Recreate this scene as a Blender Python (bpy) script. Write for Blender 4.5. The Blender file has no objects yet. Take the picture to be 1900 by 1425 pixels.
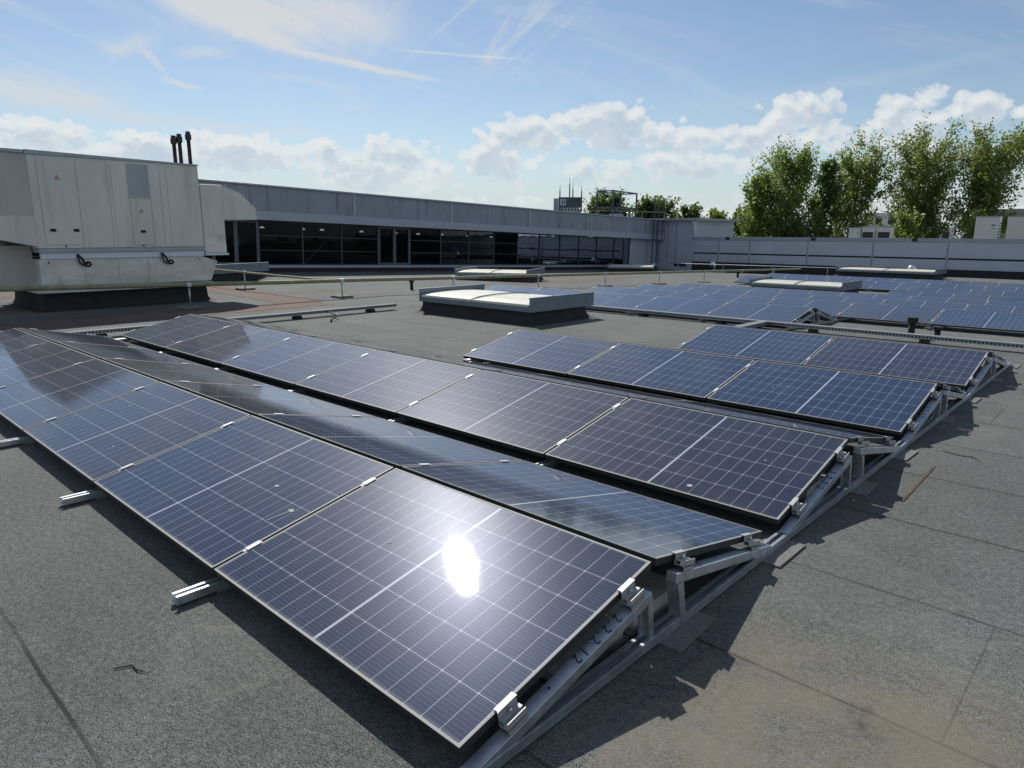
import bpy, bmesh, math, random
import numpy as np
from mathutils import Vector, Matrix, Euler
R = math.radians
C = bpy.context.scene.collection
scn = bpy.context.scene

# ------------------------------------------------------------------ camera, sun, sky, exposure
yaw, pitch, roll = -0.820366, -0.213913, 0.003072
fwd = Vector((math.cos(yaw)*math.cos(pitch), math.sin(yaw)*math.cos(pitch), math.sin(pitch)))
rgt = fwd.cross(Vector((0, 0, 1))).normalized(); upv = rgt.cross(fwd)
r2 = math.cos(roll)*rgt + math.sin(roll)*upv; u2 = -math.sin(roll)*rgt + math.cos(roll)*upv
cam_d = bpy.data.cameras.new('camera'); cam = bpy.data.objects.new('camera', cam_d); C.objects.link(cam)
cam.matrix_world = Matrix((( r2.x, u2.x, -fwd.x, -1.430156), (r2.y, u2.y, -fwd.y, 1.292182),
                           (r2.z, u2.z, -fwd.z, 1.724136), (0, 0, 0, 1)))
cam_d.sensor_width = 36; cam_d.lens = 36*1291.33/1900; cam_d.clip_start = 0.05; cam_d.clip_end = 3000
scn.camera = cam

SUN = Vector((0.657, -0.367, 0.659)).normalized()
sd = bpy.data.lights.new('sun', 'SUN'); sd.energy = 4.9; sd.angle = R(0.53); sd.color = (1.0, 0.955, 0.88)
so = bpy.data.objects.new('sun', sd); C.objects.link(so); so.rotation_euler = SUN.to_track_quat('Z', 'Y').to_euler()

class S:                                     # small wrapper: python arithmetic builds math nodes
    nt = None
    def __init__(s, k): s.k = k
    def _m(s, op, b=None, c=None):
        n = S.nt.nodes.new('ShaderNodeMath'); n.operation = op
        for i, v in enumerate((s, b, c)):
            if v is None: continue
            if isinstance(v, S): S.nt.links.new(v.k, n.inputs[i])
            else: n.inputs[i].default_value = v
        return S(n.outputs[0])
    def __add__(s, b): return s._m('ADD', b)
    def __sub__(s, b): return s._m('SUBTRACT', b)
    def __mul__(s, b): return s._m('MULTIPLY', b)
    def __truediv__(s, b): return s._m('DIVIDE', b)
    def __rsub__(s, b): return (s*-1.0)+b
    __radd__ = __add__; __rmul__ = __mul__
    def abs(s): return s._m('ABSOLUTE')
    def lt(s, b): return s._m('LESS_THAN', b)
    def gt(s, b): return s._m('GREATER_THAN', b)
    def max(s, b): return s._m('MAXIMUM', b)
    def min(s, b): return s._m('MINIMUM', b)
    def fract(s): return s._m('FRACT')
    def floor(s): return s._m('FLOOR')
    def pow(s, b): return s._m('POWER', b)
    def sqrt(s): return s._m('SQRT')
    def atan2(s, b): return s._m('ARCTAN2', b)
    def asin(s): return s._m('ARCSINE')
    def smooth(s, a, b, to0=0.0, to1=1.0):
        n = S.nt.nodes.new('ShaderNodeMapRange'); n.interpolation_type = 'SMOOTHSTEP'
        S.nt.links.new(s.k, n.inputs['Value'])
        n.inputs['From Min'].default_value = a; n.inputs['From Max'].default_value = b
        n.inputs['To Min'].default_value = to0; n.inputs['To Max'].default_value = to1
        return S(n.outputs[0])
def xyz(sock):
    n = S.nt.nodes.new('ShaderNodeSeparateXYZ'); S.nt.links.new(sock, n.inputs[0]); return [S(o) for o in n.outputs]
def comb(x, y, z):
    n = S.nt.nodes.new('ShaderNodeCombineXYZ')
    for i, v in enumerate((x, y, z)):
        if isinstance(v, S): S.nt.links.new(v.k, n.inputs[i])
        else: n.inputs[i].default_value = v
    return n.outputs[0]
def noise(vec, scale, detail=2, rough=0.5, dist=0.0):
    n = S.nt.nodes.new('ShaderNodeTexNoise'); S.nt.links.new(vec, n.inputs['Vector'])
    n.inputs['Scale'].default_value = scale; n.inputs['Detail'].default_value = detail
    n.inputs['Roughness'].default_value = rough; n.inputs['Distortion'].default_value = dist
    return S(n.outputs['Fac'])
def mixc(f, a, b):
    n = S.nt.nodes.new('ShaderNodeMix'); n.data_type = 'RGBA'
    if isinstance(f, S): S.nt.links.new(f.k, n.inputs[0])
    else: n.inputs[0].default_value = f
    for i, v in ((6, a), (7, b)):
        if isinstance(v, (tuple, list)): n.inputs[i].default_value = (*v[:3], 1)
        else: S.nt.links.new(v, n.inputs[i])
    return n.outputs[2]

world = bpy.data.worlds.new('World'); scn.world = world; world.use_nodes = True
nt = world.node_tree; S.nt = nt; nt.nodes.clear()
out = nt.nodes.new('ShaderNodeOutputWorld'); bg = nt.nodes.new('ShaderNodeBackground')
nt.links.new(bg.outputs[0], out.inputs[0])
sky = nt.nodes.new('ShaderNodeTexSky'); sky.sky_type = 'NISHITA'; sky.sun_disc = False
sky.sun_elevation = math.asin(SUN.z); sky.sun_rotation = math.atan2(SUN.x, SUN.y)
sky.air_density = 1.0; sky.dust_density = 0.25; sky.ozone_density = 2.2; sky.altitude = 50
tc = nt.nodes.new('ShaderNodeTexCoord'); x, y, z = xyz(tc.outputs['Generated'])
DG = 57.29578
az = y.atan2(x)*DG; el = z.max(-0.999).min(0.999).asin()*DG          # degrees; az grows to the left
P = comb(az*0.1, el*0.1, 0.0)
def seg(ax, ay, bx, by, w0, w1, fa=0.15, wob=0.5):                    # a streak from a to b, fading at its ends
    dx, dy = bx-ax, by-ay; L = math.hypot(dx, dy); dx /= L; dy /= L
    wn = (noise(P, 4.0, 3, 0.6)-0.5)*wob
    px = az-ax; py = el-ay
    t = (px*dx+py*dy)/L; d = (px*(-dy)+py*dx+wn).abs()
    w = t.max(0.0).min(1.0)*(w1-w0)+w0
    body = 1.0-(d/w).smooth(0.0, 1.0)
    return body*t.smooth(-0.02, fa)*(1.0-t.smooth(1-fa, 1.03))
# cirrus: long fibres fanned out across the upper sky
ca, sa = math.cos(R(16)), math.sin(R(16))
q = comb((az*ca+el*sa)*0.035, (az*(-sa)+el*ca)*0.16, 1.7)
ci = noise(q, 1.6, 7, 0.62, 0.9).smooth(0.47, 0.80)
ca, sa = math.cos(R(-38)), math.sin(R(-38))
q2 = comb((az*ca+el*sa)*0.05, (az*(-sa)+el*ca)*0.26, 4.2)
ci2 = noise(q2, 1.5, 7, 0.6, 0.7).smooth(0.50, 0.82)*az.smooth(-64, -48)*(1.0-az.smooth(-41, -33))*el.smooth(9.5, 13)
cirrus = (ci*(0.34+az.smooth(-55, -30)*0.45)+ci2*1.0)*el.smooth(1.0, 6.0)
fib = noise(q, 3.2, 8, 0.7, 1.0)*0.75+0.42
big = (seg(-19, 16.5, -33.5, 12.2, 1.5, 1.0, 0.3, 1.5)*0.9).max(seg(-24, 18, -30, 12.6, 3.0, 1.1, 0.3, 1.6)*0.75).max(
      seg(-28, 13.2, -42.4, 11.0, 0.55, 0.30, 0.22, 0.45)).max(seg(-19.5, 13.2, -22.5, 10.0, 0.9, 0.25, 0.4, 1.2)*0.7).max(
      seg(-37.0, 13.3, -48.5, 12.75, 0.14, 0.12, 0.3, 0.3)*0.75).max(seg(-27.5, 13.1, -31.5, 12.9, 0.22, 0.2, 0.5, 0.4)*0.8).max(
      seg(-21.2, 10.3, -24.8, 9.8, 0.32, 0.22, 0.4, 0.4)).max(seg(-10, 8.6, -19.5, 8.2, 1.6, 0.8, 0.3, 1.5)*0.6).max(seg(-17.5, 11.8, -22.5, 12.6, 1.3, 0.8, 0.4, 2.2)*0.7).max(seg(-22.0, 12.0, -27.0, 12.4, 0.7, 0.5, 0.4, 1.2)*0.6).max(seg(-27, 11.2, -36, 10.4, 0.5, 0.4, 0.4, 0.9)*0.4).max(
      seg(-60, 9.0, -84, 11.6, 0.9, 0.5, 0.4, 1.0)*0.18).max(seg(-10, 8, -34, 7.2, 0.9, 0.4, 0.3, 1.5)*0.45)
patch = seg(-21, 15.8, -41, 14.6, 3.6, 2.6, 0.35, 2.5)*1.0
cirrus = (cirrus+(big+patch)*fib).min(0.92)
# cumulus: bank near the horizon and a few single heaps
def cum(off, offa=0.0):
    e = el+off; a_ = az+offa
    v = comb(a_*0.1, e*0.13, 7.3)
    vo = S.nt.nodes.new('ShaderNodeTexVoronoi'); vo.feature = 'SMOOTH_F1'; vo.inputs['Scale'].default_value = 9.0; vo.inputs['Smoothness'].default_value = 0.35
    wv_ = noise(v, 7.0, 3, 0.6)*0.10
    vv_ = S.nt.nodes.new('ShaderNodeVectorMath'); vv_.operation = 'ADD'; S.nt.links.new(v, vv_.inputs[0]); S.nt.links.new(comb(wv_, wv_*0.7, 0.0), vv_.inputs[1])
    S.nt.links.new(vv_.outputs[0], vo.inputs['Vector'])
    n = (noise(v, 3.4, 10, 0.68, 0.25)-0.5)*1.7+(0.42-S(vo.outputs['Distance']))*0.55
    lump = (1.0-e.smooth(0.0, 8.0))*0.52-0.375+a_.smooth(-52, -36)*0.07
    for (a, b, ra, rb, h) in ((-48.7, 7.5, 4.0, 1.35, .34), (-54.6, 8.0, 2.8, 1.5, .36), (-58.0, 7.2, 3.2, 1.2, .30), (-62.3, 6.9, 4.0, 1.1, .28), (-68.3, 8.4, 2.9, 1.3, .36),
                              (-66.5, 6.9, 6.0, 1.0, .28), (-75.3, 7.4, 2.6, 1.8, .34), (-79.0, 7.8, 1.6, 1.2, .32), (-82.3, 7.5, 1.2, 0.45, .3), (-73.5, 6.4, 3.0, 1.0, .25),
                              (-38.3, 6.2, 2.4, 1.1, .32), (-45.8, 5.6, 2.6, 1.6, .32), (-33.0, 5.3, 2.6, 1.0, .28), (-18, 5.6, 8, 0.9, .28),
                              (-26.0, 5.6, 5.0, 1.2, .36), (-14.5, 6.2, 2.6, 1.0, .36), (-20.5, 5.6, 3.2, 1.0, .36), (-31.5, 5.9, 2.4, 0.9, .34), (-36.0, 4.4, 4.0, 1.3, .34), (-11.0, 5.8, 3.0, 1.0, .30), (-60.5, 5.2, 4.5, 1.2, .30), (-40.5, 4.2, 3.0, 1.2, .25), (-45.0, 8.1, 0.7, 0.35, .30), (-53.5, 4.6, 3.0, 1.0, .25)):
        d2 = (((a_-a)/ra)*((a_-a)/ra)+((e-b)/rb)*((e-b)/rb))
        lump = lump.max((1.0-d2*0.62).max(-1.0)*h)
    return n*0.62+lump
f0 = cum(0.0); f1 = cum(0.55, 0.30)
c0 = f0.smooth(0.01, 0.11)*(f0.smooth(0.05, 0.30)*0.35+0.65); c1 = f1.smooth(0.02, 0.42)
k1 = noise(comb(az*0.1, el*0.15, 3.1), 2.6, 6, 0.6)
#
ccol = mixc((f1.smooth(0.03, 0.34)*0.85+(k1-0.5)*1.3-0.02).max(0.0).min(1.0), (9.3, 9.4, 9.3), (5.7, 6.7, 7.8))
veil = (1.0-el.smooth(-1, 11))*0.62*(az.smooth(-85, -20)*0.45+0.6)
up = el.smooth(17.0, 60.0)                                             # overhead, out of frame: thin broken cloud
q3 = comb(x/(z.max(0.05)), y/(z.max(0.05)), 2.0)
high = noise(q3, 1.3, 7, 0.6, 0.6).smooth(0.52, 0.75)*up*0.45
s1 = mixc(veil.min(1.0).max(0.0), sky.outputs[0], (5.6, 6.9, 8.0))
s2 = mixc(cirrus, s1, (7.6, 7.9, 8.1))
s2 = mixc((1.0-el.smooth(0.0, 6.5))*0.6, s2, (6.3, 7.3, 8.2))
s3 = mixc(c0*(el.smooth(-0.5, 0.5))*(0.62+el.smooth(2.5, 7.5)*0.28), s2, ccol)
rear_fill = ((x*0.68+y*(-0.73))*(-1.0)).smooth(-0.25, 0.55)*z.smooth(0.0, 0.12)*noise(tc.outputs['Generated'], 2.6, 6, 0.6, 0.5).smooth(0.22, 0.85)*0.62  # bright cloud added behind the camera as fill for shaded faces
s4 = mixc(rear_fill.max(high), s3, (9.6, 9.5, 9.3))
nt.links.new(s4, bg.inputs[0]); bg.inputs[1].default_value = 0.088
scn.view_settings.view_transform = 'Standard'; scn.view_settings.look = 'None'
scn.view_settings.exposure = 0.0; scn.view_settings.gamma = 1.0

# ------------------------------------------------------------------ materials
def newmat(name):
    m = bpy.data.materials.new(name); m.use_nodes = True; S.nt = m.node_tree
    b = m.node_tree.nodes['Principled BSDF']; return m, m.node_tree, b
def objco():
    n = S.nt.nodes.new('ShaderNodeTexCoord'); return n.outputs['Object']
def worldco():
    n = S.nt.nodes.new('ShaderNodeNewGeometry'); return n.outputs['Position']
def bump(b, h, strength=0.3, dist=0.002):
    n = S.nt.nodes.new('ShaderNodeBump'); n.inputs['Strength'].default_value = strength
    n.inputs['Distance'].default_value = dist
    S.nt.links.new(h.k, n.inputs['Height']); S.nt.links.new(n.outputs[0], b.inputs['Normal'])
def simple(name, col, rough=0.5, metal=0.0, var=0.12, scale=3.0, stretch=(1, 1, 1), spec=0.5, rv=0.1, dirt=None):
    m, t, b = newmat(name)
    v = worldco(); X, Y, Z = xyz(v)
    vv = comb(X*stretch[0], Y*stretch[1], Z*stretch[2])
    n = noise(vv, scale, 5, 0.6)
    c = mixc(n.smooth(0.25, 0.75), tuple(k*(1-var) for k in col), tuple(min(1, k*(1+var)) for k in col))
    if dirt:
        n2 = noise(comb(X*dirt[2][0], Y*dirt[2][1], Z*dirt[2][2]), dirt[1], 5, 0.65)
        c = mixc(n2.smooth(0.50, 0.72)*dirt[3], c, dirt[0])
    t.links.new(c, b.inputs['Base Color'])
    t.links.new((n*rv*2+(rough-rv)).k, b.inputs['Roughness'])
    b.inputs['Metallic'].default_value = metal; b.inputs['Specular IOR Level'].default_value = spec
    return m
MT = {}
MT['alu'] = simple('anodised_aluminium', (0.27, 0.265, 0.25), 0.68, 0.25, 0.08, 6, spec=0.3)
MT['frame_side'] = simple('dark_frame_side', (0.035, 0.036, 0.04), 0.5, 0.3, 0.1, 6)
MT['galv'] = simple('galvanised_steel', (0.50, 0.54, 0.58), 0.42, 0.85, 0.16, 14, dirt=((0.35, 0.37, 0.38), 9, (1, 1, 1), 0.5))
MT['tray_cover'] = simple('dull_galvanised_cover', (0.20, 0.215, 0.23), 0.85, 0.1, 0.15, 8, spec=0.2)
MT['clamp'] = simple('clamp_aluminium', (0.40, 0.41, 0.42), 0.6, 0.5, 0.05, 20)
MT['backsheet'] = simple('white_backsheet', (0.55, 0.55, 0.55), 0.6)
MT['black'] = simple('black_rubber', (0.012, 0.012, 0.013), 0.75, 0, 0.3, 5)
MT['upstand'] = simple('bitumen_upstand', (0.022, 0.023, 0.025), 0.85, 0, 0.35, 3)
MT['mat'] = simple('felt_pad', (0.16, 0.16, 0.155), 0.95, 0, 0.25, 60)
MT['ahu'] = simple('weathered_cream_sheet_metal', (0.66, 0.662, 0.62), 0.5, 0, 0.09, 1.2, (1, 1, .35), 0.4,
                   dirt=((0.46, 0.45, 0.38), 1.5, (1.9, 1.9, 0.22), 0.55))
MT['ahu_grey'] = simple('grey_blue_sheet_metal', (0.36, 0.40, 0.42), 0.45, 0.1, 0.1, 3, (1, 1, .3))
MT['ahu_low'] = simple('weathered_zinc_sheet', (0.60, 0.60, 0.575), 0.40, 0.35, 0.2, 1.6, (.5, .5, 1.4),
                       dirt=((0.36, 0.35, 0.33), 2.2, (.8, .8, 1.3), 0.7))
MT['ahu_side'] = simple('brownish_sheet_metal', (0.46, 0.44, 0.41), 0.55, 0, 0.12, 1.5, (1, 1, .5))
MT['beam'] = simple('pale_blue_steel_beam', (0.60, 0.66, 0.72), 0.45, 0.2, 0.06, 4)
MT['fascia'] = simple('streaked_grey_cladding', (0.27, 0.30, 0.355), 0.45, 0.25, 0.1, 1.4, (.6, .6, .6),
                      dirt=((0.10, 0.11, 0.13), 1.4, (2.2, 2.2, 0.22), 0.75))
MT['fascia_band'] = simple('light_grey_band', (0.36, 0.39, 0.45), 0.4, 0.25, 0.06, 2)
MT['mull'] = simple('dark_window_frame', (0.055, 0.065, 0.08), 0.45, 0.2, 0.1, 4)
MT['door_fr'] = simple('grey_door_frame', (0.105, 0.125, 0.15), 0.45, 0.2, 0.1, 4)
MT['wall'] = simple('lilac_grey_cladding', (0.42, 0.465, 0.55), 0.42, 0.15, 0.05, 0.8,
                    dirt=((0.27, 0.30, 0.36), 0.9, (.35, .35, 1.2), 0.35))
MT['wall_post'] = simple('pale_grey_trim', (0.46, 0.50, 0.58), 0.4, 0.2, 0.05, 2)
MT['wall_cap'] = simple('grey_coping', (0.30, 0.33, 0.38), 0.4, 0.3, 0.06, 2)
MT['lid'] = simple('cream_skylight_dome', (0.66, 0.63, 0.52), 0.35, 0, 0.05, 2.5, spec=0.5,
                   dirt=((0.47, 0.44, 0.33), 3, (1, 1, 1), 0.4))
MT['lidmetal'] = simple('skylight_zinc_trim', (0.17, 0.215, 0.255), 0.42, 0.4, 0.12, 4, (1, 1, 1))
MT['railpipe'] = simple('mossy_galvanised_pipe', (0.27, 0.28, 0.17), 0.75, 0.1, 0.22, 4, (1, 1, 1),
                        dirt=((0.15, 0.17, 0.08), 5, (1, 1, 1), 0.7))
MT['concrete'] = simple('mossy_concrete', (0.17, 0.165, 0.14), 0.95, 0, 0.3, 12)
MT['ballast'] = simple('grey_ballast_concrete', (0.40, 0.39, 0.37), 0.95, 0, 0.2, 30)
MT['flue'] = simple('dark_brown_flue_metal', (0.035, 0.022, 0.022), 0.5, 0.2, 0.2, 8)
MT['silver'] = simple('bright_silver_metal', (0.70, 0.73, 0.76), 0.25, 0.9, 0.08, 10)
MT['white'] = simple('off_white_paint', (0.60, 0.60, 0.57), 0.5, 0, 0.06, 1.2)
MT['concrete_far'] = simple('pale_render', (0.62, 0.63, 0.62), 0.8, 0, 0.06, 0.2)
MT['beige'] = simple('beige_render', (0.36, 0.33, 0.25), 0.8, 0, 0.1, 0.4)
MT['darkwin'] = simple('dark_window', (0.03, 0.04, 0.05), 0.12, 0, 0.3, 0.5)
MT['tower'] = simple('dark_blue_grey_facade', (0.055, 0.07, 0.095), 0.5, 0.1, 0.2, 0.4)
MT['tower_sign'] = simple('pale_blue_panel', (0.42, 0.46, 0.62), 0.5)
MT['yellow'] = simple('sign_yellow', (0.72, 0.50, 0.06), 0.5)
MT['ink'] = simple('black_ink', (0.015, 0.015, 0.02), 0.6)
MT['dropping'] = simple('dried_bird_dropping', (0.40, 0.41, 0.39), 0.9)
MT['twig'] = simple('dark_twig', (0.02, 0.016, 0.012), 0.9)
MT['rust'] = simple('rusty_seam', (0.085, 0.06, 0.035), 0.95, 0, 0.5, 25)
MT['bark'] = simple('grey_brown_bark', (0.105, 0.09, 0.07), 0.9, 0, 0.3, 3)
MT['land'] = simple('far_ground', (0.10, 0.115, 0.075), 0.95, 0, 0.3, 0.05)

# roof felt
m, t, b = newmat('mineral_roof_felt'); MT['felt'] = m
pos = worldco(); X, Y, Z = xyz(pos)
g1 = noise(pos, 330, 2, 0.7); g2 = noise(pos, 135, 2, 0.6); g3 = noise(pos, 1.1, 4, 0.6); g4 = noise(pos, 0.25, 3, 0.5)
g5 = noise(pos, 34, 2, 0.6)
sp = (g1*0.46+g2*0.40+g5*0.14-0.5)*2.9+0.5
sp = sp.smooth(0.18, 0.86)
c = mixc(sp, (0.020, 0.0215, 0.021), (0.215, 0.226, 0.218))
# overlapping rolls one metre wide
wy = Y+(noise(comb(X, 0.0, 0.0), 0.7, 2)-0.5)*0.05
ry = (wy-0.77)/1.01
rid = ry.floor(); rf = ry.fract()
g6 = noise(pos, 9.0, 5, 0.7); lap_shade = (1.0-(rf*9.0).min(1.0))*0.10  # soft shading of the raised overlap, put into the felt colour
tone = (g3.smooth(0.3, 0.7)*0.20+g4.smooth(0.3, 0.7)*0.18+(g6-0.5)*0.45+(noise(pos, 30, 3, 0.7)-0.5)*0.75+0.86-lap_shade)
lnx = (1.0-(rf-0.5).abs()*2.0)                                          # 0 at the seam
seam = 1.0-lnx.smooth(0.008, 0.024)
xo = (rid*0.618).fract()*7.5
rx = ((X+xo)/7.5); rxf = (1.0-(rx.fract()-0.5).abs()*2.0)
seam2 = 1.0-rxf.smooth(0.0006, 0.0022)
far = Y.lt(-60)
bx = ((X-10.5)/1.01); bxf = (1.0-(bx.fract()-0.5).abs()*2.0)
seam3 = 1.0-bxf.smooth(0.010, 0.030)
zone = X.gt(10.5)*Y.gt(-15.0)
seams = ((seam.max(seam2*0.6))*(1.0-zone)+seam3*zone)
brk = noise(comb(X*0.7, Y*0.7, 5.0), 1.3, 3).smooth(0.36, 0.56)*0.5+0.5
wn = S.nt.nodes.new('ShaderNodeTexWhiteNoise'); wn.noise_dimensions = '3D'
t.links.new(comb(rid*(1.0-zone)+(bx.floor())*zone, rx.floor()*(1.0-zone), zone), wn.inputs['Vector'])
wv = S(wn.outputs['Value'])*0.09+0.955
wv2 = tone*wv
vm = S.nt.nodes.new('ShaderNodeVectorMath'); vm.operation = 'SCALE'
t.links.new(c, vm.inputs[0]); t.links.new(wv2.k, vm.inputs['Scale']); c = vm.outputs[0]
c = mixc(seams*brk*0.85, c, (0.018, 0.018, 0.017))
# brown silt stain low on the right, faint silt elsewhere
ex = (X+1.0)/1.55; ey = (Y+0.85)/0.95
st = (1.0-(ex*ex+ey*ey).sqrt().smooth(0.35, 1.15))*noise(pos, 2.4, 5, 0.65).smooth(0.28, 0.62)*X.lt(-0.25).max(0.0)
c = mixc(st*0.70, c, (0.215, 0.182, 0.13))
st2 = noise(comb(X, Y, 9.0), 0.8, 5, 0.6).smooth(0.62, 0.78)*0.28
c = mixc(st2, c, (0.20, 0.185, 0.14))
pn = noise(comb(X, Y, 4.0), 0.55, 4, 0.55)
ring = (1.0-((pn-0.58).abs()).smooth(0.002, 0.016))*0.22+(pn.smooth(0.58, 0.60))*0.07
c = mixc(ring, c, (0.21, 0.205, 0.185))
wet = noise(comb(X, Y, 2.0), 1.6, 5, 0.7, 0.4).smooth(0.60, 0.72)*(1.0-(ex*ex+ey*ey).sqrt().smooth(0.5, 1.5))
c = mixc(wet*0.5, c, (0.05, 0.045, 0.04))
t.links.new(c, b.inputs['Base Color']); b.inputs['Roughness'].default_value = 0.92; b.inputs['Specular IOR Level'].default_value = 0.25
bump(b, sp+seams*(-1.5), 0.5, 0.003)

# red felt strips
m, t, b = newmat('red_mineral_felt'); MT['red'] = m
pos = worldco()
g1 = noise(pos, 140, 2, 0.7); g3 = noise(pos, 1.3, 5, 0.65)
c = mixc(g1.smooth(0.3, 0.7), (0.075, 0.045, 0.036), (0.165, 0.092, 0.07))
c = mixc(g3.smooth(0.45, 0.7)*0.7, c, (0.12, 0.112, 0.098))
t.links.new(c, b.inputs['Base Color']); b.inputs['Roughness'].default_value = 0.95

# photovoltaic laminate
m, t, b = newmat('solar_cells_under_glass'); MT['cells'] = m
PU, PV_ = 1.755, 1.139
X, Y, Z = xyz(objco()); u = X; v = Y*-1.0
cu, cv, mid, mu, mv = 0.0952, 0.1862, 0.0134, 0.014, 0.0109
right = u.gt(PU/2)
uu = u-mu-right*mid                                      # cell coordinate without the middle gap
fu = (uu/cu).fract(); fv = ((v-mv)/cv).fract()
du = (0.5-(fu-0.5).abs())*cu; dv = (0.5-(fv-0.5).abs())*cv
lines = (du.lt(0.0011)).max(dv.lt(0.00125)).max((du+dv).lt(0.0062))
midl = (u-PU/2).abs().lt(0.0062)
edge = (u.lt(mu-0.001)).max(u.gt(PU-mu+0.001)).max(v.lt(mv-0.001)).max(v.gt(PV_-mv+0.001))
white = lines.max(midl).max(edge)
fb = (fv*10.0).fract(); bb = ((fb-0.5).abs()*0.01835).lt(0.00055)
cellid = comb((uu/cu).floor(), ((v-mv)/cv).floor(), right)
wn = S.nt.nodes.new('ShaderNodeTexWhiteNoise'); wn.noise_dimensions = '4D'; t.links.new(cellid, wn.inputs['Vector'])
oi = S.nt.nodes.new('ShaderNodeObjectInfo'); t.links.new(oi.outputs['Random'], wn.inputs['W'])
rnd = S(oi.outputs['Random'])
cell = mixc(S(wn.outputs['Value']), (0.010, 0.023, 0.060), (0.014, 0.028, 0.068))
cell = mixc((rnd-0.25).max(0.0)*1.3, cell, (0.024, 0.021, 0.034))
cell = mixc(bb*0.75, cell, (0.15, 0.17, 0.22))
c = mixc(white, cell, (0.40, 0.43, 0.48))
wp = worldco()
strk = noise(comb(u*16.0, v*1.3, rnd*20.0), 1.0, 4, 0.6).smooth(0.5, 0.78)*0.055
dust = strk+noise(wp, 3.0, 6, 0.7).smooth(0.35, 0.8)*0.05+noise(wp, 90, 2, 0.5).smooth(0.70, 0.78)*0.10
low = (1.0-v.smooth(0.0, 0.035))*0.40
c = mixc((dust+low).min(1.0), c, (0.25, 0.25, 0.235))
t.links.new(c, b.inputs['Base Color'])
b.inputs['Roughness'].default_value = 0.30; b.inputs['Specular IOR Level'].default_value = 0.042; b.inputs['Specular Tint'].default_value = (0.18, 0.36, 1.0, 1)
b.inputs['Coat Weight'].default_value = 1.0; b.inputs['Coat IOR'].default_value = 1.48
gr = noise(wp, 700, 2, 0.6)
t.links.new((noise(wp, 7, 3, 0.6)*0.012+0.017).k, b.inputs['Coat Roughness'])
n = S.nt.nodes.new('ShaderNodeBump'); n.inputs['Strength'].default_value = 0.07; n.inputs['Distance'].default_value = 0.0006
t.links.new(noise(wp, 420, 2, 0.6).k, n.inputs['Height']); t.links.new(n.outputs[0], b.inputs['Coat Normal'])

# facade glass
m, t, b = newmat('dark_facade_glass'); MT['glass'] = m
for n in list(t.nodes): t.nodes.remove(n)
o = t.nodes.new('ShaderNodeOutputMaterial'); tr = t.nodes.new('ShaderNodeBsdfTransparent'); gl = t.nodes.new('ShaderNodeBsdfGlossy')
tr.inputs[0].default_value = (0.36, 0.38, 0.41, 1); gl.inputs['Roughness'].default_value = 0.015; gl.inputs[0].default_value = (0.26, 0.28, 0.32, 1)
fr = t.nodes.new('ShaderNodeFresnel'); fr.inputs[0].default_value = 1.38; mx = t.nodes.new('ShaderNodeMixShader')
bp = t.nodes.new('ShaderNodeBump'); bp.inputs['Strength'].default_value = 0.25; bp.inputs['Distance'].default_value = 0.02
wp = worldco(); t.links.new(noise(wp, 0.9, 2, 0.5).k, bp.inputs['Height'])
t.links.new(bp.outputs[0], gl.inputs['Normal'])
t.links.new(fr.outputs[0], mx.inputs[0]); t.links.new(tr.outputs[0], mx.inputs[1]); t.links.new(gl.outputs[0], mx.inputs[2]); t.links.new(mx.outputs[0], o.inputs[0])

# glow put in for sunlit domes mirrored in the office glazing
m, t, b = newmat('lit_lamp'); MT['lamp'] = m
b.inputs['Base Color'].default_value = (0.8, 0.78, 0.72, 1); b.inputs['Emission Color'].default_value = (1, 0.97, 0.9, 1); b.inputs['Emission Strength'].default_value = 0.55
MT['interior'] = simple('dark_interior', (0.05, 0.048, 0.05), 0.9, 0, 0.3, 1)
MT['brace'] = simple('steel_brace', (0.16, 0.17, 0.19), 0.6, 0, 0.1, 2)

def leafmat(name, a, bcol, tr):
    m, t, b = newmat(name)
    for n in list(t.nodes): t.nodes.remove(n)
    o = t.nodes.new('ShaderNodeOutputMaterial'); d = t.nodes.new('ShaderNodeBsdfPrincipled'); tl = t.nodes.new('ShaderNodeBsdfTranslucent')
    wp = worldco(); n1 = noise(wp, 0.55, 3, 0.6).smooth(0.3, 0.7); n2 = noise(wp, 6.0, 2, 0.6).smooth(0.3, 0.7)
    c = mixc(n1*0.65+n2*0.35, a, bcol)
    t.links.new(c, d.inputs['Base Color']); d.inputs['Roughness'].default_value = 0.5
    c2 = mixc(n2, tr, tuple(k*1.35 for k in tr)); t.links.new(c2, tl.inputs[0])
    mx = t.nodes.new('ShaderNodeMixShader'); mx.inputs[0].default_value = 0.42
    t.links.new(d.outputs[0], mx.inputs[1]); t.links.new(tl.outputs[0], mx.inputs[2]); t.links.new(mx.outputs[0], o.inputs[0])
    return m
MT['leaf_a'] = leafmat('fresh_green_leaves', (0.085, 0.13, 0.028), (0.15, 0.20, 0.05), (0.24, 0.34, 0.06))
MT['leaf_b'] = leafmat('olive_green_leaves', (0.085, 0.125, 0.03), (0.17, 0.205, 0.06), (0.27, 0.34, 0.065))
MT['leaf_c'] = leafmat('dark_green_leaves', (0.05, 0.085, 0.028), (0.10, 0.14, 0.045), (0.15, 0.23, 0.05))
MT['leaf_y'] = leafmat('yellow_green_leaves', (0.14, 0.16, 0.03), (0.22, 0.22, 0.045), (0.32, 0.34, 0.05))

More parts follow.
